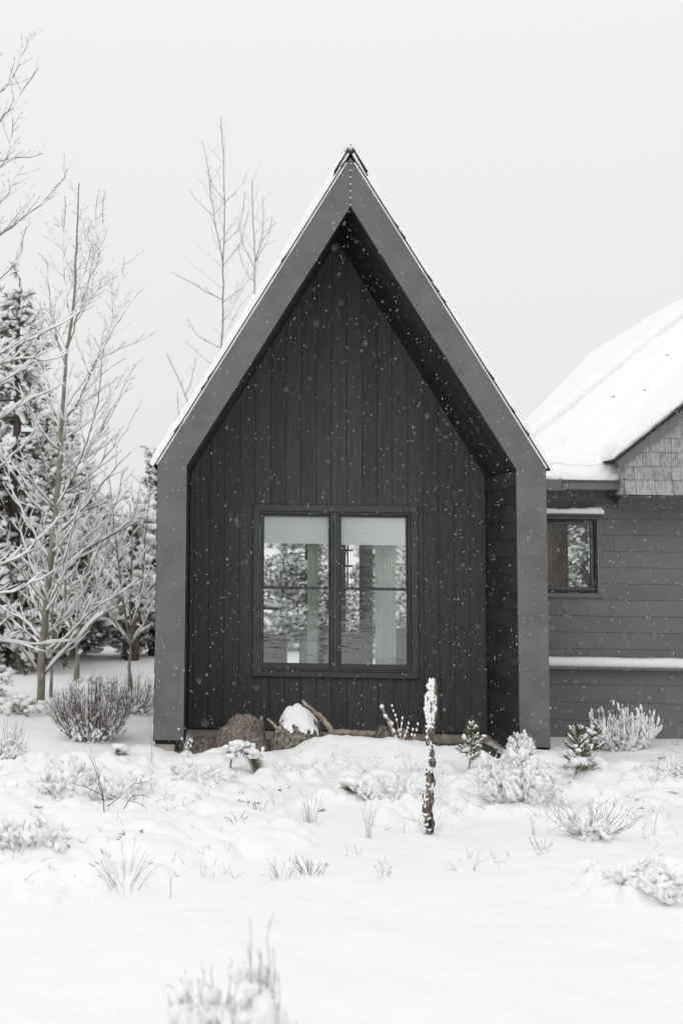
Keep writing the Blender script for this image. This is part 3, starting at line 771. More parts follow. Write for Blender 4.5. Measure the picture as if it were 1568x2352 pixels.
for k in range(len(zs) - 1):
    x = gx0 - (.13 if k % 2 else .02) if k else gx0 - .0
    first = True
    while x < 7.2:
        w_ = (.235 + r9.uniform(-.02, .03)) if not (first and k == 0) else .13
        first = False
        a, b = max(x, gx0), x + w_ - .006
        x += w_
        if b - a < .02: continue
        p = clip([(a, zs[k]), (b, zs[k] + r9.uniform(-.004, .004)), (b, zs[k + 1] + .012), (a, zs[k + 1] + .012)], -tg_, 1, zr(0) - .075)
        if len(p) < 3 or abs(area(p)) < .0006: continue
        f = r9.uniform(0, .004) + (.05 if k == 0 else .02 if k == 1 else 0)
        mb = MB(); n_ = len(p)
        tilt = lambda zz: YG - .016 - f + (zz - zs[k]) / (zs[k + 1] - zs[k]) * (.013 + (.03 if k == 0 else .018 if k == 1 else 0))
        v = [(q[0], tilt(q[1]), q[1]) for q in p] + [(q[0], YG + .019, q[1]) for q in p]
        mb.add(v, [(i, i + n_, (i + 1) % n_ + n_, (i + 1) % n_) for i in range(n_)], [(0, i, i + 1) for i in range(1, n_ - 1)])
        mb.build('shingle', M_GSH, gable)
    # shingles on the side return
    y = YG - .01
    while y < YW - .02 and zs[k] < zr(gx0) - .1:
        y1 = min(y + .19, YW - .005); fl = .05 if k == 0 else .02 if k == 1 else 0
        mb = MB(); zt = min(zs[k + 1] + .01, zr(gx0) - .08)
        mb.add([(gx0 - .014 - fl, y, zs[k]), (gx0 - .014 - fl, y1 - .006, zs[k]), (gx0 + .02, y1 - .006, zs[k]), (gx0 + .02, y, zs[k]),
                (gx0 - .002 - fl * .4, y, zt), (gx0 - .002 - fl * .4, y1 - .006, zt), (gx0 + .02, y1 - .006, zt), (gx0 + .02, y, zt)],
               [(0,3,2,1),(4,5,6,7),(0,1,5,4),(1,2,6,5),(2,3,7,6),(3,0,4,7)]); mb.build('shingle', M_GSH, gable); y = y1
bar('underside', (gx0 - .05, YG - .05, gzb - .035), (7.4, YW - .02, gzb - .003), M_TRIM, wing)
mb = MB()
for k in range(6):      # curved cove under the flare
    t0, t1 = k / 6, (k + 1) / 6
    f0 = lambda t: (YG + .0 + .46 * t ** .5, gzb - .036 - .13 * t)
    (ya, za), (yb, zb2) = f0(t0), f0(t1)
    mb.add([(gx0 - .04 + .1 * t0, ya, za), (7.4, ya, za), (7.4, yb, zb2), (gx0 - .04 + .1 * t1, yb, zb2)], [(0, 1, 2, 3)])
mb.build('cove', M_LAP, wing)
# rake board, ragged shingle edge, roof deck and snow of the little gable
def rake(o0, o1, y0, y1, mt, name, x0=R0[0], x1=9.0):
    nn_ = np.array([-tg_, 1]) / math.hypot(tg_, 1)
    p = [np.array([x0, zr(x0)]) + nn_ * o0, np.array([x1, zr(x1)]) + nn_ * o0, np.array([x1, zr(x1)]) + nn_ * o1, np.array([x0, zr(x0)]) + nn_ * o1]
    mb = MB(); mb.prism([tuple(q) for q in p], y0, y1); return mb.build(name, mt, wing)
rake(-.115, -.016, YG - .075, YG - .04, M_LAP, 'rake_board')
rake(-.014, -.002, YG - .10, 5.5, M_BLACK, 'deck')
x = R0[0]; dx = .12
while x < 7.5:
    rake(-.001, .016 + r9.uniform(0, .012), YG - .115 + r9.uniform(-.012, .02), YG + .3, M_SHING, 'roof_shingle', x, x + dx - .002); x += dx
rr, cc = np.concatenate([np.linspace(0, .12, 10), np.linspace(.14, 4.2, 70)]), np.concatenate([np.linspace(R0[0] - .02, R0[0] + .2, 14), np.linspace(R0[0] + .23, 8.5, 150)])
Gg = np.zeros((len(rr), len(cc), 3)); Gg[..., 0] = cc[None]; Gg[..., 1] = (YG - .105 + rr)[:, None] + .012 * fbm(cc * 12, cc * 0, 3)[None]; Gg[..., 2] = zr(cc)[None] + .03
sheet('snow', Gg, .11, M_SNOW, wroof, 5, (-tg_, 0, 1), rag=.8, left=9)
mb = MB(); rz = np.random.default_rng(9)
for i in range(8): blob(mb, (xe0 - .25 + i * .05, YE - .07, Z_EAVE + .0), (.06, .05, .055), rz, 1, .2)
mb.build('snow', M_SNOW, wroof, smooth=True)

# ------------------------------------------------------------------ vegetation builders
def dense(pts, step, jit, rng):
    """resample a polyline, adding a little wander"""
    p = np.asarray(pts, float); s_ = np.r_[0, np.cumsum(np.linalg.norm(np.diff(p, axis=0), axis=1))]
    n = max(3, int(s_[-1] / step) + 1); t = np.linspace(0, s_[-1], n)
    q = np.stack([np.interp(t, s_, p[:, k]) for k in range(3)], 1)
    if n > 4:
        q[1:-1] = (q[:-2] + 2 * q[1:-1] + q[2:]) / 4
        q[1:-1] += rng.normal(0, jit, (n - 2, 3))
    return q

def snow_on(S, pts, rad, rng, amt, thick):
    """ridges of snow lying on a branch, broken here and there"""
    n = len(pts); i = 0
    tg = np.gradient(pts, axis=0); hz = np.hypot(tg[:, 0], tg[:, 1]) / (np.linalg.norm(tg, axis=1) + 1e-9)
    while i < n - 1:
        if hz[i] < 0.22 or rng.random() > amt: i += 1; continue
        j = min(n - 1, i + rng.integers(2, 7))
        seg = pts[i:j + 1].copy()
        th = (thick * rng.uniform(.6, 1.25) + rad[i:j + 1] * .75) * np.clip(hz[i:j + 1] * 1.5, .45, 1)
        th = th * rng.uniform(.75, 1.15, len(th)); th[0] *= .55; th[-1] *= .4
        seg[:, 2] += rad[i:j + 1] * .7 + th * .62
        S.tube(seg, th, 5 if thick > .012 else 4); i = j

def grow(W, S, pts, r0, r1, rng, depth, dens, lenf, snow=.8, thick=.012, up=.35, spread=(.5, 1.0), step=.12, rmin=.0022, jit=.006, first=.12, gapz=None, T=None):
    """a tapered limb with its side shoots; T takes the finest shoots, W the rest"""
    pts = np.asarray(pts, float); n = len(pts); rad = np.linspace(r0, r1, n)
    (W if (T is None or r0 > .007) else T).tube(pts, rad, 7 if r0 > .05 else 5 if r0 > .012 else 4 if r0 > .005 else 3, cap=False)
    snow_on(S, pts, rad, rng, snow, thick * (1.0 if r0 > .008 else .72))
    if depth == 0: return
    L = np.linalg.norm(np.diff(pts, axis=0), axis=1).sum(); k = max(1, int(dens * L + rng.random()))
    tg = np.gradient(pts, axis=0); tg /= np.linalg.norm(tg, axis=1)[:, None] + 1e-9
    for j in range(k):
        t = first + (1 - first) * (j + rng.random()) / k
        f = t * (n - 1); i = min(int(f), n - 2); p = pts[i] + (f - i) * (pts[i + 1] - pts[i]); d = tg[i]
        a = rng.normal(size=3); a -= d * a.dot(d); a /= np.linalg.norm(a) + 1e-9
        if d[2] < .85 and a[2] < -.2: a[2] *= -.3
        ang = rng.uniform(*spread); v = d * math.cos(ang) + a * math.sin(ang); v /= np.linalg.norm(v)
        l = L * lenf * (1.08 - .72 * t) * rng.uniform(.55, 1.2); m_ = max(4, int(l / step) + 1)
        c = [p]
        for _ in range(m_ - 1):
            v = v + np.array([0, 0, up]) * (l / (m_ - 1)) * .8 / max(l, .2) + rng.normal(0, .07, 3); v /= np.linalg.norm(v); c.append(c[-1] + v * l / (m_ - 1))
        rr_ = max(rad[i] * rng.uniform(.4, .62), rmin)
        grow(W, S, np.array(c), rr_, max(rr_ * .35, rmin * .7), rng, depth - 1, dens * 1.9, lenf * 1.02, snow, thick * .85, up, spread, max(step * .6, .035), rmin, jit, .15, T=T)

def fan_needles(N, p, d, rng, k, ln, wd, spread):
    """k thin needles (one triangle each) fanning from p about direction d"""
    d = np.asarray(d, float); d = d / (np.linalg.norm(d) + 1e-9)
    v = d[None] + rng.normal(0, spread, (k, 3)); v /= np.linalg.norm(v, axis=1)[:, None]
    s_ = np.cross(v, rng.normal(size=(k, 3))); s_ /= np.linalg.norm(s_, axis=1)[:, None] + 1e-9
    l = ln * rng.uniform(.7, 1.15, (k, 1)); o = p + rng.normal(0, ln * .12, (k, 3))
    V = np.stack([o - s_ * wd, o + s_ * wd, o + v * l], 1).reshape(-1, 3)
    N.add(V, None, np.arange(3 * k).reshape(-1, 3))

def conifer(Tk, B, N, S, H, R, rng, z0=.1, whorl=.28, tuft=.22, bare=0.0, snowy=.8, droop=.25, nl=.16, nk=11):
    zt = np.linspace(0, H, 14); tp = np.stack([.02 * H * fbm(zt * .5, zt * 0 + rng.random() * 9, 2), .02 * H * fbm(zt * .5, zt * 0 + 5, 2), zt], 1)
    r_ = np.linspace(.022 * H + .02, .01, 14); Tk.tube(tp, r_, 7)
    z = z0 * H
    while z < H * .985:
        f = (z / H - z0) / (1 - z0); Rz = R * (1 - f) ** .8 * (0.55 + .45 * min(1, f * 6)) + .1
        nb = max(4, int(6 * (1 - f) + 3))
        for b in range(nb):
            if rng.random() < bare * (1 - f): continue
            az = rng.uniform(0, 2 * np.pi); L = Rz * rng.uniform(.6, 1.12); zz = z + rng.uniform(-.5, .5) * whorl
            k = max(3, int(L / .18)); u = np.linspace(0, 1, k + 1)
            dz = L * (.35 * u * (1 - f * .2) * rng.uniform(-.3, .8) - droop * u ** 2 * 1.3 + .18 * u ** 4)
            c0 = np.array([np.interp(zz, zt, tp[:, 0]), np.interp(zz, zt, tp[:, 1]), zz])
            pts = c0 + np.stack([np.cos(az) * L * u, np.sin(az) * L * u, dz], 1) + rng.normal(0, .015, (k + 1, 3))
            B.tube(pts, np.linspace(.012 + .008 * L, .004, k + 1), 4, cap=False)
            nt = max(2, int(L / tuft * 3.4))
            for j in range(nt):
                t = .22 + .78 * (j + rng.random()) / nt; i = min(int(t * k), k - 1); p = pts[i] + (t * k - i) * (pts[i + 1] - pts[i])
                side = rng.normal(0, .16 * L * (1.1 - t) + .05); q = p + np.array([-np.sin(az) * side, np.cos(az) * side, -abs(side) * .15]) + rng.normal(0, .085, 3)
                dr = (pts[i + 1] - pts[i]) / (np.linalg.norm(pts[i + 1] - pts[i]) + 1e-9) + np.array([-np.sin(az), np.cos(az), 0]) * np.sign(side) * .6 + (0, 0, .05)
                fan_needles(N, q, dr + rng.normal(0, .3, 3), rng, nk, nl, .010, .5)
                for _ in range(2):
                    if rng.random() > .78: continue
                    a = rng.uniform(.022, .075); blob(S, q + dr * .05 + rng.normal(0, .05, 3) + (0, 0, .035), (a * 1.4, a * .8, a * .6), rng, 0 if a < .06 else 1, .38, axis=dr + rng.normal(0, .45, 3))
        z += whorl * rng.uniform(.7, 1.3) * (1 - .35 * f)

def finish(root, parts, org):
    for name, mb, mt, sm in parts:
        for one in (mb if isinstance(mb, list) else [mb]):
            if one.n: one.build(name, mt, root, smooth=sm, org=org, kind='stuff' if name in ('twig', 'snow', 'needles', 'crown') else None)

def px_line(pts, Y, rng=None, dy=0.0):
    n = len(pts); return np.array([at_y(x, y, Y + (dy * i / max(1, n - 1))) for i, (x, y) in enumerate(pts)])

# ------------------------------------------------------------------ trees on the left
# aspen in the garden
rng = np.random.default_rng(101)
base = gp(95, 1632); Y0 = base[1]
W, T, S = MB(), MB(), MB(); TR = MB()
trunk = px_line([(95, 1640), (94, 1570), (96, 1519), (106, 1402), (114, 1315), (122, 1227), (128, 1174), (137, 1079), (142, 975), (147, 911), (152, 820), (163, 756), (170, 704), (174, 627), (178, 540), (182, 421)], Y0)
trunk[0, 2] = base[2] - .1
tp = dense(trunk, .16, .004, rng); TR.tube(tp, np.linspace(.062, .008, len(tp)) ** 1.0, 8, cap=False)
grow(T, S, tp[len(tp) * 6 // 10:], .012, .005, rng, 3, 4.6, .34, thick=.009, T=T, rmin=.0030)
limbs = [([(145, 944), (207, 854), (256, 753), (274, 665), (288, 598)], .022, .9), ([(142, 973), (181, 921), (227, 815), (258, 758), (318, 673)], .026, -.5),
    ([(134, 1105), (186, 1061), (248, 968), (281, 893), (307, 846)], .028, .6), ([(128, 1170), (170, 1090), (205, 1010), (226, 920), (240, 800)], .022, -1.0),
    ([(155, 802), (186, 704), (201, 653), (232, 593), (238, 450)], .020, .4), ([(120, 1327), (204, 1259), (251, 1233), (306, 1192), (325, 1100)], .030, .7),
    ([(128, 1233), (187, 1175), (216, 1140), (250, 1090), (300, 1040)], .028, -.7), ([(102, 1548), (155, 1487), (216, 1373), (242, 1280), (262, 1190)], .034, .5),
    ([(104, 1500), (160, 1455), (215, 1400), (270, 1370), (318, 1330)], .024, -.8), ([(92, 1545), (44, 1482), (10, 1420), (-30, 1360)], .034, -.4),
    ([(98, 1470), (50, 1420), (0, 1395), (-60, 1350)], .028, .8), ([(108, 1390), (60, 1330), (20, 1290), (-30, 1240)], .026, -.6), ([(118, 1290), (70, 1210), (40, 1150), (10, 1080)], .024, .7),
    ([(130, 1150), (95, 1050), (75, 960), (62, 900)], .022, -.5), ([(140, 990), (115, 900), (95, 800), (86, 730)], .018, .6), ([(150, 850), (120, 740), (112, 660), (108, 600)], .016, -.6),
    ([(164, 740), (150, 650), (145, 560), (150, 450)], .014, .5), ([(170, 690), (205, 600), (215, 520), (228, 440)], .013, -.3), ([(112, 1340), (150, 1290), (190, 1250), (240, 1180), (290, 1140)], .02, 1.4),
    ([(108, 1400), (140, 1330), (160, 1240), (185, 1150)], .02, -1.4)]
LB = []
for pl, r0, dy in limbs:
    p = dense(px_line(pl, Y0, dy=dy), .14, .010, rng); W = MB(); LB.append(W)
    grow(W, S, p, r0 * .62, .005, rng, 3, 5.6, .37, snow=.98, thick=.013, T=T, first=.10, rmin=.0030, spread=(.4, .95))
for k in range(22):
    i = int(len(tp) * (.14 + .42 * (k + rng.random()) / 22)); az = rng.uniform(0, 2 * np.pi); L = rng.uniform(.8, 1.55); u = np.linspace(0, 1, 9)[:, None]
    q = tp[i] + np.array([math.cos(az), math.sin(az), 0]) * (L * .8 * u) + np.array([0, 0, 1]) * (L * (.25 * u + .55 * u ** 2)) + rng.normal(0, .012, (9, 3)) * u
    W = MB(); LB.append(W); grow(W, S, q, .013, .004, rng, 3, 5.2, .37, snow=.98, thick=.013, T=T, first=.15, rmin=.0030, spread=(.4, .95))
aspen = thing('aspen_tree', 'bare aspen with pale trunk and snow-lined limbs beside the dark twiggy bush', 'tree', loc=base)
finish(aspen, [('trunk', TR, M_BARK, True), ('limb', LB, M_BARK, True), ('twig', T, M_TWIG, False), ('snow', S, M_SNOWT, True)], base)

# tall tree whose trunk stands outside the picture, its snow-laden limbs reaching in
rng = np.random.default_rng(77)
Yb = 2.3
b2 = at_y(-330, 1640, Yb); b2[2] = hgt(b2[0], b2[1]) - .05
TR, W, T, S = MB(), MB(), MB(), MB()
tz = np.linspace(0, 9.6, 30); tp = np.stack([b2[0] + .12 * np.sin(tz * .4), b2[1] + .0 * tz, b2[2] + tz], 1); TR.tube(tp, np.linspace(.15, .03, 30), 9)
big = [([(-330, 760), (-120, 640), (0, 540), (46, 508), (125, 442), (154, 388)], .05, .2, .8), ([(-320, 560), (-120, 380), (0, 285), (25, 258), (50, 205), (77, 175)], .035, -.3, .5),
    ([(-315, 470), (-140, 300), (0, 215), (30, 185), (52, 140), (64, 85)], .032, .4, .5), ([(-320, 480), (-100, 400), (0, 366), (50, 362), (98, 352)], .026, .1, .7),
    ([(-325, 980), (-120, 860), (0, 815), (64, 783), (120, 755), (180, 720)], .055, .3, .95), ([(-330, 1000), (-130, 890), (0, 835), (60, 822), (110, 830), (155, 812)], .05, -.3, .95),
    ([(-330, 1080), (-140, 950), (0, 880), (40, 855), (85, 812), (110, 770)], .045, .6, .95), ([(-330, 1180), (-150, 1060), (0, 960), (50, 930), (110, 900), (150, 880)], .045, .2, .95),
    ([(-330, 1380), (-150, 1330), (0, 1300), (40, 1288), (95, 1240), (140, 1180)], .045, -.2, .95), ([(-330, 1500), (-120, 1480), (0, 1474), (60, 1476), (125, 1482), (170, 1470)], .04, .5, .95),
    ([(-330, 1440), (-120, 1400), (0, 1365), (50, 1350), (100, 1330)], .035, -.5, .95), ([(-325, 700), (-120, 560), (0, 470), (30, 430), (55, 380)], .03, .5, .6), ([(-325, 880), (-100, 720), (0, 640), (40, 600), (62, 520)], .034, -.4, .7),
    ([(-328, 1240), (-150, 1150), (0, 1075), (45, 1040), (80, 990)], .04, .4, .9), ([(-322, 620), (-130, 470), (0, 390), (24, 340), (30, 270)], .028, .0, .5)]
LB = []
for pl, r0, dy, sn in big:
    p = dense(px_line(pl, Yb, dy=dy), .16, .014, rng); W = MB(); LB.append(W)
    grow(W, S, p, r0 * .62, .006, rng, 3, 4.2, .27, snow=sn, thick=.016, up=.3, T=T, first=.40, rmin=.0030)
mt = thing('bare_tree', 'tall bare tree reaching in from the left edge with heavy snow-laden limbs', 'tree', loc=b2)
finish(mt, [('trunk', TR, M_BARK, True), ('limb', LB, M_BARK, True), ('twig', T, M_TWIG, False), ('snow', S, M_SNOWT, True)], b2)

def bare_tree(name, label, base_px, top_py, Y, lines, seed, dens=3.0, snow=.6, thick=.01, depth=2, group=None, lenf=.34):
    rng = np.random.default_rng(seed); p0 = at_y(base_px[0], base_px[1], Y); p0[2] = hgt(p0[0], p0[1])
    TR, LB, T, S = MB(), [], MB(), MB()
    for k, (pl, rr_, dy) in enumerate(lines):
        q = px_line(pl, Y, dy=dy)
        if k == 0: q = np.concatenate([[p0 - (0, 0, .1)], q]); 
        q = dense(q, .2, .008, rng)
        if k == 0:
            TR.tube(q, np.linspace(rr_, .008, len(q)), 6, cap=False)
            cut = int(len(q) * .45); grow(T, S, q[cut:], rr_ * .4, .006, rng, depth, dens * .8, lenf * .8, snow, thick, T=T)
        else: W = MB(); LB.append(W); grow(W, S, q, rr_, .005, rng, depth, dens, lenf, snow, thick, T=T, rmin=.0032)
    o = thing(name, label, 'tree', group, loc=p0)
    finish(o, [('trunk', TR, M_BARK, True), ('limb', LB, M_BARK, True), ('twig', T, M_TWIG, False), ('snow', S, M_SNOWT, True)], p0)
    return o
bare_tree('bare_tree', 'slender bare tree rising behind the roof with the tallest forked leader', (505, 1560), 265, 13.0,
    [([(508, 830), (512, 690), (512, 605), (516, 480), (514, 360), (508, 266)], .032, 0), ([(512, 605), (492, 500), (480, 400), (466, 325)], .013, .4), ([(512, 690), (440, 650), (395, 625)], .010, -.3),
     ([(512, 695), (570, 650), (588, 600)], .010, .5), ([(513, 610), (555, 560), (572, 480)], .009, -.4), ([(516, 465), (548, 440), (566, 400)], .008, .2), ([(516, 460), (490, 430), (474, 390)], .008, -.2), ([(490, 495), (455, 465), (436, 436)], .007, .2),
     ([(508, 800), (450, 770), (430, 730)], .009, .6), ([(510, 740), (540, 700), (560, 660)], .010, .4), ([(514, 560), (550, 530), (563, 440)], .010, .4)], 5, dens=3.4, snow=.9, thick=.005, depth=2, lenf=.3)
bare_tree('bare_tree', 'thin bare tree with upright shoots close against the snowy left rake', (590, 1560), 415, 14.5,
    [([(583, 700), (586, 600), (581, 500), (579, 415)], .04, 0), ([(586, 605), (604, 540), (604, 455)], .012, .3), ([(586, 620), (556, 560), (548, 500)], .010, -.3), ([(588, 600), (620, 540), (626, 495)], .010, .3), ([(586, 650), (560, 620), (545, 560)], .008, .2)], 6, dens=3.6, snow=.9, thick=.005, depth=2, lenf=.3)
bare_tree('bare_tree', 'low bare sapling showing above the lower left rake', (430, 1560), 800, 15.5,
    [([(440, 985), (425, 900), (400, 850), (384, 812)], .03, 0), ([(425, 910), (445, 860), (452, 800)], .010, .3), ([(418, 1000), (410, 940), (408, 900)], .012, -.2)], 8, dens=1.6, snow=.3, thick=.006, depth=1, lenf=.3)
bare_tree('bare_tree', 'small forked bare tree with snowy boughs behind the aspen and bush', (178, 1552), 1100, 7.6,
    [([(178, 1500), (176, 1470)], .075, 0), ([(177, 1470), (205, 1440), (240, 1400), (270, 1350), (290, 1270)], .04, .4), ([(175, 1470), (150, 1400), (150, 1320), (160, 1230), (150, 1150)], .035, -.4), ([(176, 1470), (190, 1390), (205, 1300), (215, 1200), (230, 1110)], .035, .6),
     ([(176, 1480), (215, 1420), (280, 1390), (330, 1370)], .03, -.8), ([(177, 1460), (120, 1400), (90, 1330), (70, 1250)], .03, .8), ([(190, 1400), (250, 1320), (290, 1230), (320, 1150)], .025, 1.0), ([(200, 1330), (240, 1230), (270, 1150), (285, 1080)], .022, -.9)], 9, dens=5.6, snow=.98, thick=.017, depth=3)
bare_tree('bare_tree', 'pale bare tree with twin stems between the conifers far behind the aspen', (42, 1545), 1150, 8.6,
    [([(44, 1500), (46, 1400), (50, 1250), (48, 1130)], .06, 0), ([(44, 1500), (30, 1400), (22, 1280), (10, 1150)], .05, .3), ([(46, 1400), (90, 1330), (120, 1240)], .03, .5), ([(47, 1350), (80, 1290), (100, 1180)], .025, -.5)], 10, dens=3.6, snow=.97, thick=.018, depth=3)

bare_tree('bare_tree', 'frosted many-stemmed bare tree filling the gap left of the house wall', (300, 1560), 1060, 6.2,
    [([(300, 1500), (300, 1470)], .05, 0), ([(300, 1475), (318, 1400), (330, 1300), (338, 1190), (345, 1120)], .026, .3), ([(300, 1475), (285, 1390), (270, 1290), (262, 1180), (250, 1090)], .026, -.3), ([(300, 1480), (335, 1430), (352, 1380)], .02, .5),
     ([(300, 1470), (300, 1370), (306, 1260), (300, 1150)], .024, .2), ([(300, 1480), (262, 1430), (235, 1370), (222, 1290)], .022, -.5), ([(302, 1440), (325, 1370), (348, 1290)], .018, -.6)], 14, dens=6.0, snow=.98, thick=.017, depth=3)
bare_tree('bare_tree', 'frosted bare sapling thicket behind the forked tree, lower left', (120, 1575), 1180, 5.2,
    [([(120, 1520), (121, 1490)], .04, 0), ([(121, 1495), (140, 1420), (165, 1340), (185, 1250)], .022, .3), ([(121, 1495), (95, 1420), (75, 1330), (60, 1240)], .022, -.3), ([(121, 1495), (122, 1400), (130, 1300), (126, 1200)], .02, .2), ([(121, 1500), (170, 1450), (210, 1400)], .018, -.3), ([(121, 1500), (70, 1460), (25, 1420)], .018, .3)], 15, dens=5.6, snow=.98, thick=.016, depth=3)
# conifers
protos = []
for k, (H, R, sd_) in enumerate([(6.2, 1.55, 1), (5.2, 1.7, 2), (4.4, 1.35, 3)]):
    rng = np.random.default_rng(300 + sd_); Tk, B, N, S = MB(), MB(), MB(), MB()
    conifer(Tk, B, N, S, H, R, rng, z0=.05, whorl=.27 if k else .3)
    protos.append((H, [('trunk', Tk.build('trunk', M_PINEBARK)), ('branch', B.build('branch', M_PINEBARK, kind='stuff')), ('crown', N.build('crown', M_NEEDLE, kind='stuff')), ('snow', S.build('snow', M_SNOWT, smooth=True, kind='stuff'))]))
used = set()
def place_conifer(label, kind, x, y, H, rot, group, fat=1.0, name='snowy_conifer'):
    h0, ps = protos[kind]; z = hgt(x, y) - .05; s_ = H / h0
    root = thing(name, label, 'tree', group, loc=(x, y, z)); root.scale = (s_ * fat, s_ * fat, s_); root.rotation_euler = (0, 0, rot)
    for nme, o in ps:
        if kind in used: c = o.copy(); COL.objects.link(c)
        else: c = o
        c.parent = root
    used.add(kind)
    return root
def conifer_px(label, kind, px, top, Y, rot, fat=1.0, group='snowy conifers behind the aspen'):
    p = at_y(px, top, Y); return place_conifer(label, kind, p[0], p[1], p[2] - hgt(p[0], p[1]), rot, group, fat)
conifer_px('tallest snow-dusted conifer behind the aspen, near the left edge', 0, 48, 636, 9.5, .4, 1.0)
conifer_px('conifer cut by the left edge, just behind the tallest conifer', 1, -70, 800, 10.5, 1.3)
conifer_px('snowy conifer right of the tallest one, behind the aspen trunk', 2, 150, 985, 12.0, 2.2, 1.15)
conifer_px('snow-covered conifer with green tips against the left wall of the house', 1, 358, 1030, 12.5, .9, .8)
conifer_px('heavily snowed low conifer above the twiggy bush', 2, 232, 1150, 16.0, 3.0, 1.3)
conifer_px('small snowy conifer between the aspen and the dark pine trunk', 0, 275, 1190, 19.0, 4.0, 1.2)
conifer_px('low rounded conifer far behind the forked bare tree', 1, 110, 1130, 18.0, 5.0, 1.2)
conifer_px('distant conifer just left of the aspen trunk base', 2, 30, 1180, 20.0, 5.6, 1.3)
conifer_px('distant conifer showing beyond the dark pine trunk', 0, 320, 1215, 24.0, .2, 1.3)
conifer_px('farthest pale conifer between the aspen limbs', 1, 190, 1215, 27.0, 2.6, 1.4)

# old pine with a dark bare trunk by the house corner
rng = np.random.default_rng(55); Yp = 11.4
p0 = at_y(300, 1508, Yp); p0[2] = hgt(p0[0], p0[1]) - .05
Tk, B, N, S = MB(), [], MB(), MB()
tp = np.concatenate([[p0], px_line([(298, 1480), (297, 1420), (300, 1360), (299, 1300), (306, 1240), (303, 1180)], Yp)])
tp = dense(tp, .2, .02, rng); Tk.tube(tp, np.linspace(.20, .10, len(tp)) * rng.uniform(.88, 1.12, len(tp)), 9)
for pl, r0, dy in [([(300, 1312), (318, 1296), (336, 1296), (356, 1310)], .055, -.2), ([(302, 1255), (330, 1245), (358, 1262)], .04, .3), ([(300, 1330), (270, 1330), (240, 1345)], .035, -.4), ([(300, 1290), (262, 1270), (236, 1250)], .035, .3), ([(302, 1230), (280, 1200), (250, 1190)], .03, -.3),
                   ([(300, 1370), (330, 1375), (356, 1395)], .03, -.6), ([(299, 1400), (270, 1410), (245, 1430)], .03, -.5), ([(304, 1200), (330, 1180), (350, 1190)], .03, .4), ([(299, 1350), (325, 1340), (350, 1345)], .03, -.8)]:
    q = dense(px_line(pl, Yp, dy=dy), .12, .01, rng); rd = np.linspace(r0, .015, len(q)); b_ = MB(); b_.tube(q, rd, 6); B.append(b_); snow_on(S, q, rd, rng, .9, .045)
    for i in range(2, len(q)):
        for _ in range(5):
            c = q[i] + rng.normal(0, .14, 3); dr = (q[i] - q[i - 1]) / np.linalg.norm(q[i] - q[i - 1]) + rng.normal(0, .5, 3); fan_needles(N, c, dr, rng, 14, .17, .009, .5)
            a = rng.uniform(.06, .13); blob(S, c + (0, 0, .05), (a * 1.4, a * .9, a * .5), rng, 1, .25, axis=dr * (1, 1, .5))
for i in range(0, len(tp), 1):
    for _ in range(3):
        a = rng.uniform(0, 6.28); blob(S, tp[i] + np.array([math.cos(a) * .17, math.sin(a) * .17 - .02, rng.uniform(-.1, .1)]), (.03, .03, .06), rng, 0, .3)
old = thing('pine_tree', 'old pine with thick dark trunk and crooked snowy bough beside the house', 'tree', loc=p0)
finish(old, [('trunk', Tk, M_PINEBARK, True), ('branch', B, M_PINEBARK, True), ('crown', N, M_NEEDLE, False), ('snow', S, M_SNOWT, True)], p0)

# conifers across the field, seen mirrored in the panes
rr_ = np.random.default_rng(44)
for k in range(9):
    L_ = 20 + 2.4 * k + rr_.uniform(-1, 1); xx = -1.48 + (L_ + 1) * rr_.uniform(.0, .33)
    place_conifer('snowy conifer across the field, seen only as a reflection in the windows', k % 3, xx, 1.7 - L_, rr_.uniform(3.0, 7.0), rr_.uniform(0, 6), 'conifers mirrored in the windows', rr_.uniform(.7, 1.1))
for k, (x_, y_, h_) in enumerate([(8.6, -19.5, 4.4), (9.4, -22, 5.2), (9.7, -24.5, 4.8), (10.8, -27, 6.5), (8.2, -21.5, 4.0), (11.6, -26, 6.0)]):
    place_conifer('snowy conifer across the field, seen only as a reflection in the windows', k % 3, x_, y_, h_, k * 1.1, 'conifers mirrored in the windows', 1.1)
for k, (x_, y_, h_, f_) in enumerate([(-1.1, 13.5, 3.6, 1.0), (.5, 15, 4.4, 1.0), (1.9, 13.2, 3.5, .9), (3.2, 16, 5.0, 1.0), (6.3, 13.0, 4.6, 1.0)]):
    place_conifer(['snowy conifer behind the house, seen through the left window', 'snowy conifer farther behind the house, seen between the curtains', 'small snowy conifer behind the house, seen through the right window', 'larger snowy conifer deep behind the house, seen through the right window', 'snowy conifer behind the grey wing, seen through its small window'][k], k % 3, x_, y_, h_, k * 1.3, 'conifers glimpsed through the house', f_)

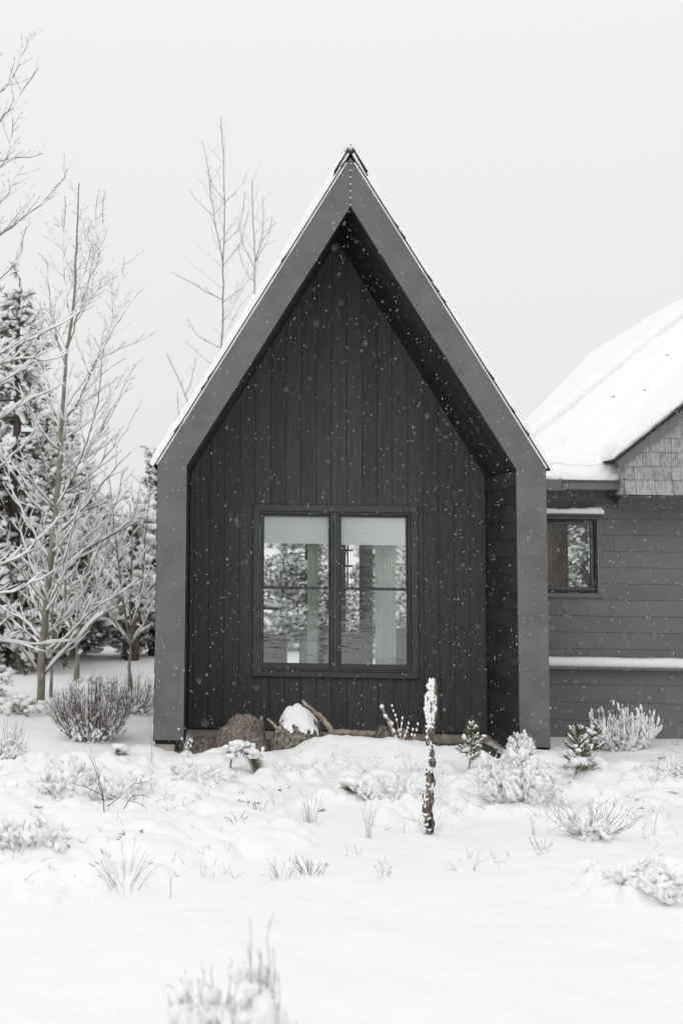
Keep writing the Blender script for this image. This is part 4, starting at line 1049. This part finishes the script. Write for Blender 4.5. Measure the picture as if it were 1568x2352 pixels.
# ------------------------------------------------------------------ rocks, driftwood, gravel at the house base
def boulder(name, label, px0, px1, ptop, Y, ry, mt, seed, zb=-.34, capsnow=False, rough=.10):
    rng = np.random.default_rng(seed); a, b = at_y(px0, ptop + 40, Y), at_y(px1, ptop + 40, Y); zt = at_y((px0 + px1) / 2, ptop, Y)[2]
    c = np.array([(a[0] + b[0]) / 2, Y, zb]); v, f = ICO[4]; r = np.array([(b[0] - a[0]) / 2, ry, zt - zb])
    k = 1 + rough * 2.2 * fbm(v[:, 0] * 1.3 + seed, v[:, 1] * 1.3 + v[:, 2] * 2, 3) + rough * .7 * fbm(v[:, 0] * 5 + seed, v[:, 2] * 5 + v[:, 1] * 3, 3)
    v2 = v.copy(); v2[:, 2] = np.sign(v[:, 2]) * np.abs(v[:, 2]) ** .8; P = v2 * k[:, None] * r * (1.06, 1, 1) + .012 * (fbm(v[:, 0] * 14 + seed, v[:, 2] * 14 + v[:, 1] * 9, 3))[:, None] * v
    root = thing(name, label, 'rock', loc=c)
    mb = MB(); mb.add(P, None, f); mb.build('stone', mt, root, smooth=True)
    if capsnow:
        w_ = v[:, 2] + .9 * fbm(v[:, 0] * 9 + 3, v[:, 2] * 26 + v[:, 1] * 8, 4); keep = (w_[f] > .60).all(1)
        mb = MB(); mb.add(P * 1.015 + (0, 0, .006), None, f[keep]); mb.build('snow', M_SNOWT, root, smooth=True, kind='stuff')
    return root
boulder('boulder', 'low dark stone in the shade by the left porch leg', 424, 512, 1690, .35, .25, M_ROCK, 1)
boulder('boulder', 'smooth grey-brown rounded boulder without snow, second from the left leg', 492, 622, 1642, .10, .30, M_ROCK, 2)
boulder('boulder', 'rough mossy boulder capped with snow below the window', 622, 748, 1634, .05, .30, M_LICHEN, 3, capsnow=True, rough=.15)
boulder('boulder', 'small tan rock beside the snowy upright stick', 856, 905, 1664, .25, .2, M_LICHEN, 4)
boulder('boulder', 'low rounded grey rock right of the small tan rock', 890, 955, 1672, .45, .22, M_ROCK, 5)
def stick(label, pts, Y, r0, r1, seed, snow=False, name='driftwood', mt=None):
    rng = np.random.default_rng(seed); q = dense(px_line(pts, Y), .035, .005, rng); n = len(q)
    rad = np.linspace(r0, r1, n) * rng.uniform(.86, 1.14, n); o = thing(name, label, 'branch', loc=q[0]); W, S = MB(), MB(); W.tube(q, rad, 8)
    finish(o, [('wood', W, mt or M_DRIFT, True)], q[0])
    if snow:
        for i in range(n):
            if rng.random() < .8: blob(S, q[i] + (rng.normal(0, .006), -.01, rad[i]), (.028, .025, .03), rng, 0, .3)
        finish(o, [('snow', S, M_SNOWT, True)], q[0])
stick('pale curved driftwood branch leaning up beside the mossy boulder', [(768, 1690), (762, 1678), (751, 1664), (737, 1645), (720, 1632), (705, 1622), (694, 1608)], -.1, .036, .016, 1)
stick('short pale driftwood stick between the two large boulders', [(642, 1682), (634, 1668), (624, 1659), (614, 1650)], -.1, .022, .012, 2)
stick('stubby weathered stick on top of the smooth brown boulder', [(604, 1668), (600, 1652), (601, 1645)], .3, .022, .014, 3)
stick('snow-covered pale stick standing up right of the porch centre', [(908, 1698), (899, 1672), (888, 1650), (876, 1626)], -.05, .026, .014, 4, snow=True)
stick('pale weathered log lying along the house base', [(768, 1684), (800, 1683), (840, 1685), (872, 1688)], .5, .045, .035, 5, name='log')
mb = MB(); rng = np.random.default_rng(2)
nx_, ny_ = 60, 22; X_, Y_ = np.meshgrid(np.linspace(-XI - .04, XI + .04, nx_), np.linspace(-.12, DP - .02, ny_)); Z_ = -.215 + .03 * fbm(X_ * 3, Y_ * 3, 3)
i_ = np.arange(nx_ * ny_).reshape(ny_, nx_); mb.add(np.stack([X_, Y_, Z_], -1).reshape(-1, 3), np.stack([i_[:-1, :-1], i_[:-1, 1:], i_[1:, 1:], i_[1:, :-1]], -1).reshape(-1, 4))
for _ in range(900): blob(mb, (rng.uniform(-XI, XI), rng.uniform(-.1, DP - .05), -.215), rng.uniform(.012, .035) * np.array([1.2, 1, .8]), rng, 0, .3)
tag(mb.build('gravel', M_GRAVEL, kind='stuff'), 'dark gravel strip along the house base', 'gravel')

# ------------------------------------------------------------------ shrubs and small plants
def shrub(name, label, base, nst, rx, ry, h, seed, mt, r=.005, dens=5, depth=2, lenf=.34, snow=.6, thick=.008, lumps=60, lump=(.02, .05), zone=(.1, .7), up=.4, fingers=0, spread=(.35, .9), lean=1.0, splay=.5):
    rng = np.random.default_rng(seed); W, S = MB(), MB(); base = np.asarray(base, float)
    tips = []
    for i in range(nst):
        a = rng.uniform(0, 2 * np.pi); q = math.sqrt(rng.random()); L = h * rng.uniform(.7, 1.08) * (1.08 - .35 * q * q)
        d0 = np.array([math.cos(a) * rx * q, math.sin(a) * ry * q, 0]); b0 = base + d0 * splay * .8; b0[2] = hgt(b0[0], b0[1]) - .02
        e_ = b0 + d0 * (1 - splay * .8) * lean + (rng.normal(0, .03), rng.normal(0, .03), L)
        t = np.linspace(0, 1, 9)[:, None]; p = b0 + (e_ - b0) * t + np.array([d0[0], d0[1], 0]) * (.18 * np.sin(t * np.pi)) + rng.normal(0, .006, (9, 3)) * t
        grow(W, S, p, r * rng.uniform(.7, 1.2), r * .35, rng, depth, dens, lenf, snow, thick, up, spread, .07, .0016, .004, .25)
        tips.append(p)
    for _ in range(lumps):
        p = tips[rng.integers(len(tips))]; t = rng.uniform(*zone); c = p[int(t * 8)]; a = rng.uniform(*lump)
        i_ = min(int(t * 8), 7); dv = p[i_ + 1] - p[i_]; dv = dv / (np.linalg.norm(dv) + 1e-9) + rng.normal(0, .5, 3)
        blob(S, c + rng.normal(0, .028, 3), (a * rng.uniform(1.2, 2.4), a * .85, a * .7), rng, 1, .34, axis=dv)
    for _ in range(fingers):
        p = tips[rng.integers(len(tips))]; i = rng.integers(3, 8); d = p[i + 1] - p[i]; a = rng.uniform(.007, .017)
        blob(S, p[i] + d * rng.random() + (0, -.006, .01), (a * rng.uniform(2.0, 3.6), a, a), rng, 1, .22, axis=d)
    o = thing(name, label, 'shrub', loc=base)
    finish(o, [('stems', W, mt, False), ('snow', S, M_SNOWT, True)], base)
    for c in o.children:
        if c.name.startswith('stems'): c['kind'] = 'stuff'
    return o
M_PALETWIG = mat('pale_frosted_twig', (0.30, 0.285, 0.30), (0.42, 0.40, 0.41), rough=.9, scale=12)
M_GREYTWIG = mat('grey_twig', (0.16, 0.14, 0.135), (0.26, 0.235, 0.225), rough=.9, scale=12)
b = gp(205, 1706); b[1] += .2
shrub('twiggy_bush', 'dense dark-brown twiggy bush with snow clumps left of the house corner', b, 150, .50, .45, .72, 1, M_BUSH, r=.0055, dens=9, snow=.13, thick=.006, lumps=650, lump=(.008, .024), zone=(.0, .5))
b = gp(300, 1640)
shrub('twiggy_bush', 'smaller dark twiggy bush behind, touching the house corner', b, 80, .42, .4, .55, 2, M_BUSH, r=.005, dens=8, snow=.15, lumps=160, lump=(.008, .024), zone=(.0, .5))
shrub('twiggy_bush', 'thin snowy twig shrub cut by the left edge', gp(10, 1745), 34, .28, .3, .42, 3, M_GREYTWIG, r=.004, dens=5, snow=.6, lumps=160, lump=(.010, .026))
shrub('rabbitbrush', 'snow-fingered pale brush standing against the grey wing wall', gp(1435, 1722), 120, .42, .3, .52, 4, M_STRAW, r=.004, dens=2, depth=1, lenf=.25, snow=.5, thick=.010, lumps=380, lump=(.008, .024), zone=(.02, .6), fingers=420)
shrub('snowy_shrub', 'broad rounded shrub buried in snow below the right porch leg', gp(1185, 1838), 90, .40, .4, .42, 5, M_GREYTWIG, r=.004, dens=8, snow=.75, thick=.009, lumps=1500, lump=(.010, .034), zone=(.02, .98))
shrub('snowy_shrub', 'knob of snow-packed twigs at the foot of the right porch leg', gp(1190, 1745), 40, .13, .13, .28, 6, M_GREYTWIG, r=.004, dens=4, snow=.7, lumps=420, lump=(.010, .028), zone=(.1, 1))
shrub('sagebrush', 'open fan of thin grey stems in the snow, lower right', gp(1350, 1925), 46, .34, .26, .36, 7, M_GREYTWIG, r=.0032, dens=5, depth=2, lenf=.3, snow=.12, thick=.006, lumps=170, lump=(.012, .036), zone=(.0, .45), lean=1.25, splay=.15)
shrub('sagebrush', 'blurred snow-clogged bush at the bottom edge, nearest of all', gp(470, 2440), 13, .17, .16, .50, 8, M_PALETWIG, r=.0045, dens=4, lenf=.32, snow=.25, lumps=150, lump=(.016, .045), zone=(.05, .72), splay=.25)
shrub('sagebrush', 'right half of the blurred bush pair at the bottom edge', gp(590, 2450), 12, .15, .16, .60, 9, M_PALETWIG, r=.0045, dens=4, lenf=.3, snow=.25, lumps=150, lump=(.016, .045), zone=(.05, .66), splay=.25)
shrub('snowy_shrub', 'snow-covered sprawl of dark twigs at the lower right edge', gp(1520, 2030), 26, .34, .2, .12, 10, M_BUSH, r=.003, dens=6, snow=.4, lumps=260, lump=(.010, .032), zone=(.1, .9), lean=1.3)
shrub('snowy_shrub', 'small sage tuft at the right edge below the pale brush', gp(1550, 1785), 22, .22, .2, .2, 11, M_STRAW, r=.003, dens=5, snow=.4, lumps=200, lump=(.010, .03))
shrub('snowy_shrub', 'low snowy tangle in the mounds left of centre', gp(300, 1835), 26, .28, .2, .2, 12, M_GREYTWIG, r=.003, dens=5, snow=.5, lumps=110, lump=(.010, .030), zone=(0, 1), lean=1.2)
shrub('snowy_shrub', 'snow-packed clump beside the slender forked twig, far left', gp(150, 1815), 26, .32, .2, .24, 13, M_GREYTWIG, r=.003, dens=5, snow=.5, lumps=170, lump=(.012, .034), zone=(0, 1), lean=1.2)
shrub('snowy_shrub', 'mounded shrub with dark gaps in the snow near the left edge', gp(70, 1935), 22, .42, .22, .16, 14, M_BUSH, r=.0035, dens=6, snow=.5, lumps=120, lump=(.012, .036), zone=(0, 1), lean=1.2)
shrub('snowy_shrub', 'snow-covered low plant directly behind the brown stalk', gp(900, 1830), 26, .30, .2, .16, 15, M_GREYTWIG, r=.003, dens=5, snow=.4, lumps=120, lump=(.010, .03), zone=(0, 1), lean=1.2)
shrub('snowy_shrub', 'low snow-buried plant left of the drooping pine', gp(455, 1790), 22, .35, .2, .14, 16, M_GREYTWIG, r=.003, dens=5, snow=.4, lumps=100, lump=(.012, .032), zone=(0, 1), lean=1.2)

def traced(name, label, lines, base, mt, r=.004, seed=1, depth=1, dens=6, snow=.15, lenf=.3, cat='plant', lumps=0, rmin=.0014):
    """a plant with its main stems laid out one by one: pixel lines at the depth of its base"""
    rng = np.random.default_rng(seed); W, S = MB(), MB(); Y = base[1]
    for pl, k in lines:
        q = dense(px_line(pl, Y, dy=rng.uniform(-.1, .1)), .05, .003, rng); grow(W, S, q, r * k, r * k * .4, rng, depth, dens, lenf, snow, .007, .3, (.4, .8), .05, rmin, .003, .3)
        for _ in range(lumps): i = rng.integers(1, len(q)); blob(S, q[i] + (0, 0, .006), (.011, .009, .014), rng, 1, .3)
    o = thing(name, label, cat, loc=base); finish(o, [('stems', W, mt, False), ('snow', S, M_SNOWT, True)], base)
    for c in o.children:
        if c.name.startswith('stems'): c['kind'] = 'stuff'
    return o
M_DARKTWIG = mat('dark_twig', (0.055, 0.05, 0.055), (0.10, 0.09, 0.09), rough=.9, scale=12)
b = gp(243, 1868)
traced('forked_twig', 'slender dark forked twig plant with arching right stem on the left', [([(243, 1875), (239, 1840), (228, 1800), (220, 1765), (205, 1735)], 1.2), ([(239, 1835), (225, 1818), (195, 1808), (165, 1797)], .9), ([(238, 1830), (224, 1770), (212, 1730), (190, 1712)], .8),
    ([(246, 1852), (272, 1835), (290, 1810), (310, 1800), (336, 1796)], 1.0), ([(272, 1835), (295, 1790), (305, 1770)], .7), ([(285, 1858), (300, 1830), (320, 1822), (345, 1832)], 1.0), ([(300, 1840), (325, 1845), (340, 1862)], .7)], b, M_DARKTWIG, r=.0045, seed=3)
b = gp(392, 1712)
traced('bent_stalk', 'pale bent dry stalk with drooping tips in front of the left leg', [([(366, 1716), (376, 1696), (390, 1679), (403, 1665)], 2.4), ([(403, 1665), (406, 1672), (405, 1680)], 1.6), ([(401, 1667), (399, 1676), (398, 1684)], 1.4), ([(390, 1679), (389, 1700), (387, 1730)], 1.0), ([(404, 1666), (409, 1670), (411, 1676)], 1.6)], gp(368, 1718), M_TAN, r=.004, seed=4, depth=0, lumps=1)
traced('sprig', 'small branching pale sprig with snow at the right of the left leg', [([(433, 1738), (431, 1722), (425, 1712), (418, 1698)], 1.5), ([(431, 1722), (432, 1705), (430, 1695)], 1.4), ([(432, 1722), (440, 1708), (443, 1693)], 1.6), ([(431, 1724), (438, 1716), (437, 1700)], 1.2)], gp(433, 1740), M_TAN, r=.0035, seed=5, depth=0, lumps=3)
traced('thin_stem', 'single thin upright green stem left of the left leg', [([(349, 1749), (348, 1710), (346, 1670), (345, 1640)], 1.0)], gp(349, 1750), M_STRAW, r=.004, seed=6, depth=0)
traced('snowy_stalk', 'snow-capped pale stalk standing against the right porch leg', [([(1252, 1712), (1252, 1690), (1254, 1665), (1254, 1635)], 2.0), ([(1254, 1650), (1248, 1640), (1246, 1622)], 1.4), ([(1254, 1645), (1259, 1636), (1262, 1628)], 1.4), ([(1253, 1640), (1250, 1615), (1250, 1600)], .7), ([(1254, 1640), (1256, 1615), (1253, 1596)], .7)], gp(1252, 1714), M_TAN, r=.004, seed=7, depth=0, lumps=6)
traced('snowy_stalk', 'thin snowy stalk with knobby buds beside the upright stick', [([(922, 1700), (915, 1670), (905, 1640), (900, 1622)], 1.2), ([(918, 1690), (922, 1665), (924, 1650)], 1.2), ([(925, 1700), (935, 1680), (938, 1662)], 1.0), ([(945, 1702), (955, 1685), (959, 1664)], 1.0), ([(950, 1700), (945, 1688), (948, 1676)], 1.0)], gp(925, 1706), M_TAN, r=.003, seed=8, depth=0, lumps=9)

# young pines
def pine(name, label, base, stem, seed, nb=16, nl=.07, spread_=1.0, snowk=1.0, nd=26):
    rng = np.random.default_rng(seed); W, N, S = MB(), MB(), MB(); q = dense(stem, .03, .003, rng); n = len(q); W.tube(q, np.linspace(.011, .006, n), 6)
    for j in range(nb):
        t = .3 + .7 * (j + rng.random()) / nb; i = min(int(t * (n - 1)), n - 1); a = rng.uniform(0, 2 * np.pi); L = spread_ * (.13 * (1.15 - t) + .03) * rng.uniform(.7, 1.2)
        d = np.array([math.cos(a), math.sin(a), .55 + .5 * t]); d /= np.linalg.norm(d); e_ = q[i] + d * L
        W.tube(np.array([q[i], q[i] + d * L * .5, e_]), [.005, .004, .003], 4)
        for k in range(4):
            c = q[i] + d * L * (.35 + .22 * k); fan_needles(N, c, d + (0, 0, .25), rng, nd, nl, .0026, .45)
            if rng.random() < .6 * snowk: r_ = rng.uniform(.009, .019); blob(S, c + d * .02 + (0, -.005, .015), (r_ * 1.9, r_, r_ * .75), rng, 1, .3, axis=d + rng.normal(0, .3, 3))
    for k in range(14):
        d = np.array([rng.normal(0, .45), rng.normal(0, .45), 1.0]); fan_needles(N, q[-1], d, rng, 10, nl * 1.5, .0026, .2)
        d /= np.linalg.norm(d); r_ = rng.uniform(.006, .010)
        if rng.random() < .8 * snowk: blob(S, q[-1] + d * nl * .75, (r_ * 3.2, r_, r_), rng, 1, .2, axis=d)
    for _ in range(int(14 * snowk)):
        i = rng.integers(n // 4, n); r_ = rng.uniform(.015, .03); blob(S, q[i] + rng.normal(0, .05, 3) * (1, 1, .6), (r_ * 1.3, r_, r_ * .8), rng, 1, .3)
    o = thing(name, label, 'tree', 'young pines in the snow', loc=base); finish(o, [('stem', W, M_DRIFT, True), ('needles', N, M_NEEDLE2, False), ('snow', S, M_SNOWT, True)], base); return o
b = gp(1078, 1766); pine('pine_seedling', 'young pine in front of the right porch corner, needles fanned upward', b, px_line([(1077, 1775), (1079, 1745), (1082, 1705), (1083, 1672)], b[1]), 1)
b = gp(1325, 1778); pine('pine_seedling', 'young pine beside the pale brush, left of it', b, px_line([(1322, 1790), (1324, 1755), (1325, 1715), (1326, 1680)], b[1]), 2, nb=18, spread_=1.2)
b = gp(1356, 1750); pine('pine_seedling', 'smaller young pine leaning into the pale brush', b, px_line([(1348, 1760), (1354, 1725), (1362, 1695), (1368, 1668)], b[1]), 3, nb=14)
# pine sapling bowed by snow
rng = np.random.default_rng(12); b = gp(545, 1772); W, N, S = MB(), MB(), MB(); Y = b[1]
q = dense(px_line([(528, 1775), (532, 1735), (545, 1712), (562, 1712), (578, 1735), (590, 1768)], Y), .03, .003, rng); W.tube(q, np.linspace(.012, .006, len(q)), 6)
for i in range(len(q) // 2 - 2, len(q)):
    for k in range(7): fan_needles(N, q[i], (q[min(i + 1, len(q) - 1)] - q[i - 1]) * 12 + rng.normal(0, .28, 3) + (.1, -.2, -.4), rng, 12, .13, .0016, .35)
for k in range(16): fan_needles(N, q[len(q) // 3], (rng.uniform(-1, .2), -.3, -.3), rng, 4, .16, .0016, .3)
for k in range(60):
    i = rng.integers(len(q) // 4, len(q) - 4); w_ = 1 - abs(i / len(q) - .5) * 1.5; blob(S, q[i] + (rng.normal(0, .03), rng.normal(0, .05), .012 + .03 * w_ * rng.random()), np.array([.034, .034, .024]) * rng.uniform(.6, 1.2), rng, 1, .3)
for k in range(16): c = at_y(rng.uniform(574, 600), rng.uniform(1716, 1775), Y - .02); blob(S, c + (.02, .03, 0), (.02, .02, .03), rng, 1, .3)
o = thing('pine_sapling', 'bowed pine sapling with drooping green needles under a snow load', 'tree', 'young pines in the snow', loc=b); finish(o, [('stem', W, M_DRIFT, True), ('needles', N, M_NEEDLE2, False), ('snow', S, M_SNOWT, True)], b)
def low_pine(label, px, py, seed, h=.14, w=.2, dens=26):
    rng = np.random.default_rng(seed); b = gp(px, py); W, N, S = MB(), MB(), MB()
    for k in range(dens):
        c = b + (rng.normal(0, w * .5), rng.normal(0, w * .4), rng.uniform(.0, h)); fan_needles(N, c, rng.normal(0, 1, 3) * (1, 1, .4) + (0, -.3, .2), rng, 14, .10, .0022, .35)
        if k % 2: r_ = rng.uniform(.03, .06); blob(S, c + (0, .02, .05), (r_ * 1.3, r_, r_ * .7), rng, 1, .25)
    W.tube(np.array([b - (0, 0, .03), b + (0, 0, h)]), [.012, .005], 5)
    o = thing('low_pine', label, 'tree', 'young pines in the snow', loc=b); finish(o, [('stem', W, M_DRIFT, True), ('needles', N, M_NEEDLE2, False), ('snow', S, M_SNOWT, True)], b)
low_pine('low snow-buried green pine at the foot of the aspen', 45, 1642, 1, .18, .3, 40)
low_pine('pine tuft with long needles cut by the left edge', -8, 1600, 2, .3, .2, 40)
low_pine('green pine tip poking from the snow below the leaning young pine', 1338, 1772, 3, .07, .14)
low_pine('grey-green needle tuft lying in the snow at mid field', 806, 1818, 4, .03, .10, 16)
low_pine('tiny green sprig in the snow below the left leg', 272, 1735, 5, .06, .05, 8)
low_pine('green plant against the far snow behind the dark bush', 215, 1585, 6, .2, .25, 24)

# dead mullein stalk
rng = np.random.default_rng(33); b = gp(985, 1915); Y = b[1]
root = thing('mullein_stalk', 'tall dead brown mullein stalk with curled leaves and snow on its left side', 'plant', loc=b)
W = MB(); q = dense(px_line([(985, 1922), (982, 1870), (986, 1800), (988, 1740), (990, 1690), (993, 1640)], Y), .04, .003, rng); W.tube(q, np.linspace(.016, .012, len(q)), 7); finish(root, [('stem', W, M_DEAD, True)], b)
S = MB()
for pl, r_ in [([(992, 1655), (996, 1610), (998, 1575), (996, 1562)], .017), ([(990, 1660), (988, 1635), (988, 1612)], .014), ([(990, 1662), (983, 1648), (979, 1626)], .014), ([(992, 1662), (998, 1648), (1001, 1624)], .014), ([(996, 1645), (1001, 1615), (1001, 1600)], .010), ([(985, 1645), (980, 1615), (980, 1600)], .010)]:
    p = dense(px_line(pl, Y, dy=rng.uniform(-.03, .01)), .010, .002, rng); W = MB(); W.tube(p, r_ * rng.uniform(.85, 1.15, len(p)), 8)
    for c in p:
        for _ in range(5): v = rng.normal(size=3); v /= np.linalg.norm(v); blob(W, c + v * r_ * .95, (.006, .006, .006), rng, 0, .3)
    finish(root, [('seed_spike', W, M_SEED, False)], b)
    for c in p:
        for _ in range(4): blob(S, c + (-r_ * rng.uniform(.2, 1.3), -r_ * rng.uniform(-.2, .8), rng.normal(0, .006)), (.008, .008, .015), rng, 1, .25)
for px_, py_ in [(990 + 4 * math.sin(k * .7), 1562 + k * 2.2) for k in range(40)]:
    c = at_y(px_ - 3, py_, Y - .012); blob(S, c + (rng.normal(0, .006), rng.normal(0, .005), 0), (.012 + .008 * math.sin(max(0, (py_ - 1562)) / 88 * 3.1), .014, .016), rng, 1, .25)
for i in range(len(q)):
    t = i / len(q)
    if t > .5:
        for _ in range(12): blob(S, q[i] + (-.016 + rng.normal(0, .007), -.010 + rng.normal(0, .004), rng.uniform(-.02, .02)), (.010, .010, .017), rng, 1, .25)
for k in range(120):
    i = rng.integers(1, len(q) - 2); a = rng.uniform(0, 2 * np.pi); L = rng.uniform(.05, .13); w_ = L * rng.uniform(.10, .22); o_ = np.array([math.cos(a), math.sin(a), 0]); s_ = np.array([-math.sin(a), math.cos(a), 0])
    cz = rng.choice([-1, 1], p=[.65, .35]); lf_ = rng.uniform(.06, .30); pts = []
    for u in np.linspace(0, 1, 5):
        c = q[i] + o_ * (.010 + L * lf_ * math.sin(u * 2.4)) + np.array([0, 0, cz * L * u]); ww = w_ * math.sin(min(u * 2.6 + .35, 2.9)); cu = o_ * ww * .45 * (1 if k % 2 else -1)
        pts += [c - s_ * ww + cu, c, c + s_ * ww + cu]
    L_ = MB(); L_.add(pts, [(3 * r + c, 3 * r + c + 1, 3 * r + c + 4, 3 * r + c + 3) for r in range(4) for c in range(2)]); L_.build('leaf', M_DEAD, root, org=b)
    if rng.random() < .4: blob(S, q[i] + o_ * .02 + (-.012, -.012, .02), (.009, .010, .019), rng, 1, .35, axis=(rng.normal(0, .5), 0, 1))
finish(root, [('snow', S, M_SNOWT, True)], b)

# grass tufts
def tuft(label, px, py, h, n, seed, mt=None, w=.08, r=.0016, arch=.25, name='grass_tuft', heads=True):
    rng = np.random.default_rng(seed); b = gp(px, py); W = MB()
    for _ in range(n):
        a = rng.uniform(0, 2 * np.pi); L = h * rng.uniform(.5, 1.05); d = np.array([math.cos(a), math.sin(a), 0]); t = np.linspace(0, 1, 7)[:, None]; k = arch * rng.random() ** 1.5
        p0 = b + d * w * rng.random() * .6; p0[2] = hgt(p0[0], p0[1]) - .02; p = p0 + (0, 0, 1) * (L * (t - .5 * k * t ** 3)) + d * (L * k * t ** 2) + d * w * .4 * t
        W.tube(p, np.linspace(r, r * .6, 7), 3)
        if heads and rng.random() < .25: W.tube(p[-2:] + (0, 0, .004), [r * 1.5, r * 1.0], 4)
    o = tag(W.build(name, mt or M_STRAW, org=b), label, 'grass', 'dry grass tufts in the snow'); o.location = b; return o
M_GRASS = mat('dry_grass', (0.30, 0.275, 0.24), (0.46, 0.43, 0.38), rough=.9, scale=10)
tuft('upright dry grass tuft in the middle of the field', 713, 1890, .30, 22, 1, M_GRASS, .09)
tuft('tall thin dry grass stems right of the middle tuft', 848, 1925, .34, 9, 2, M_GRASS, .04)
tuft('wide wispy grass tuft in the lower left snow', 285, 2035, .26, 26, 3, M_GREYTWIG, .22, arch=.5)
tuft('row of dark heather sprigs at lower centre', 715, 2008, .14, 16, 4, M_DARKTWIG, .16, r=.0026, arch=.15)
tuft('grey wispy tuft left of the heather sprigs', 642, 2016, .16, 14, 5, M_GREYTWIG, .14)
tuft('few short sprigs below the bowed pine', 595, 1858, .11, 8, 6, M_DARKTWIG, .07, r=.0022)
tuft('pair of thin pale stems left of the fan-shaped sagebrush', 1226, 1918, .22, 5, 7, M_GRASS, .03)
tuft('short sprigs in front of the fan-shaped sagebrush', 1246, 1955, .14, 9, 8, M_GREYTWIG, .12, r=.002)
tuft('single tall thin stalk right of the fan-shaped sagebrush', 1500, 1918, .33, 3, 9, M_GREYTWIG, .02)
tuft('arching thin stem below the brown stalk', 1084, 2000, .24, 3, 10, M_GREYTWIG, .05, arch=.8)
tuft('thin bare stems at far lower left', 30, 1965, .24, 9, 11, M_DARKTWIG, .12)
tuft('lone kinked stem in the lower left snow', 392, 2062, .16, 2, 12, M_GREYTWIG, .01)
tuft('two thin stems at lower left of centre', 464, 2014, .11, 3, 13, M_GREYTWIG, .04)
tuft('small sprigs near the porch snow right of the bowed pine', 640, 1850, .13, 8, 14, M_GRASS, .12)
tuft('thin stems in the snow by the seedling pine', 945, 1772, .16, 9, 15, M_GREYTWIG, .15)
tuft('dry straw stems at the right edge by the wing wall', 1548, 1712, .28, 8, 16, M_STRAW, .08)
tuft('tiny dark sprig at lower right of the brown stalk', 885, 2012, .10, 8, 17, M_DARKTWIG, .10)
tuft('wiry stems under the right end of the pale brush', 1500, 1800, .18, 12, 18, M_GRASS, .2, arch=.6)
tuft('dark sprigs at the snow bank below the bowed pine', 545, 1885, .10, 10, 19, M_DARKTWIG, .12, r=.0022, arch=.6)
# scattered bits of stalk nobody would count
rng = np.random.default_rng(90); W = MB()
for _ in range(900):
    px, py = rng.uniform(0, 1568), 1725 + 330 * rng.beta(1.2, 2.0)
    d_ = vnoise(px * .012, py * .02)
    if d_ < .46 or rng.random() < .35: continue
    p = gp(px, py); k = rng.integers(1, 4)
    for _ in range(k):
        v = np.array([rng.normal(0, .5), rng.normal(0, .4), rng.uniform(.4, 1.1)]); v /= np.linalg.norm(v); L = rng.uniform(.03, .13); t = np.linspace(0, 1, 4)[:, None]
        W.tube(p - (0, 0, .01) + v * L * t + np.array([rng.normal(0, .02), 0, -.02]) * t ** 2, [.0016, .0014, .0012, .0008], 3)
tag(W.build('dry_stalks', M_GREYTWIG, kind='stuff'), 'sparse dry stalk tips poking through the snow', 'stalks')
# leaf litter in the dark gaps between snow pillows
W = MB()
for _ in range(420):
    px, py = (rng.uniform(0, 330), rng.uniform(1800, 1985)) if rng.random() < .55 else (rng.uniform(380, 1568), rng.uniform(1740, 1870))
    p = gp(px, py); H_ = hgt(p[0], p[1]); lo_ = min(hgt(p[0] + dx_, p[1] + dy_) for dx_, dy_ in ((.08, 0), (-.08, 0), (0, .08), (0, -.08)))
    if lo_ < H_ - .004: continue
    for _ in range(5): fan_needles(W, p + rng.normal(0, .02, 3) * (1, 1, .2), rng.normal(0, 1, 3) * (1, 1, .3) + (0, -.4, .4), rng, 3, .032, .004, .5)
tag(W.build('leaf_litter', M_BUSH, kind='stuff'), 'dark leaf litter in gaps between the snow mounds', 'litter')

# ------------------------------------------------------------------ falling snow
rng = np.random.default_rng(7); n = 12000
d = 3.0 + 12.4 * rng.random(n) ** .45; px = rng.uniform(-30, 1600, n); py = rng.uniform(-20, 2000, n)
C = np.array([CAM + ray(a, b) * t for a, b, t in zip(px, py, d)])
d_f = np.clip(d / 14, 0, 1); ok_ = ((C[:, 1] < -.15) | ((np.abs(C[:, 0]) < 1.8) & (C[:, 1] < DP - .1) & (C[:, 2] < 2.9)) | ((C[:, 0] > 2.4) & (C[:, 1] < YW - .3))); C = C[ok_]; d_f = d_f[ok_]; n = len(C)
r_ = .0006 + .0021 * rng.random(n) ** 2.2; r_ *= (.5 + .5 * d_f); el = rng.uniform(2.0, 4.5, n)
ov = np.array([(1, 0, 0), (-1, 0, 0), (0, 1, 0), (0, -1, 0), (0, 0, 1), (0, 0, -1)], float); of = np.array([(0, 2, 4), (2, 1, 4), (1, 3, 4), (3, 0, 4), (2, 0, 5), (1, 2, 5), (3, 1, 5), (0, 3, 5)])
V = ov[None] * r_[:, None, None]; V[:, :, 2] *= el[:, None]; V[:, :, 0] += V[:, :, 2] * rng.normal(.22, .12, n)[:, None]
mb = MB(); mb.add((V + C[:, None]).reshape(-1, 3), None, (of[None] + 6 * np.arange(n)[:, None, None]).reshape(-1, 3))
tag(mb.build('falling_snow', M_SNOWT, kind='stuff'), 'fine snowflakes falling in front of the house', 'snow')

#MARK_END
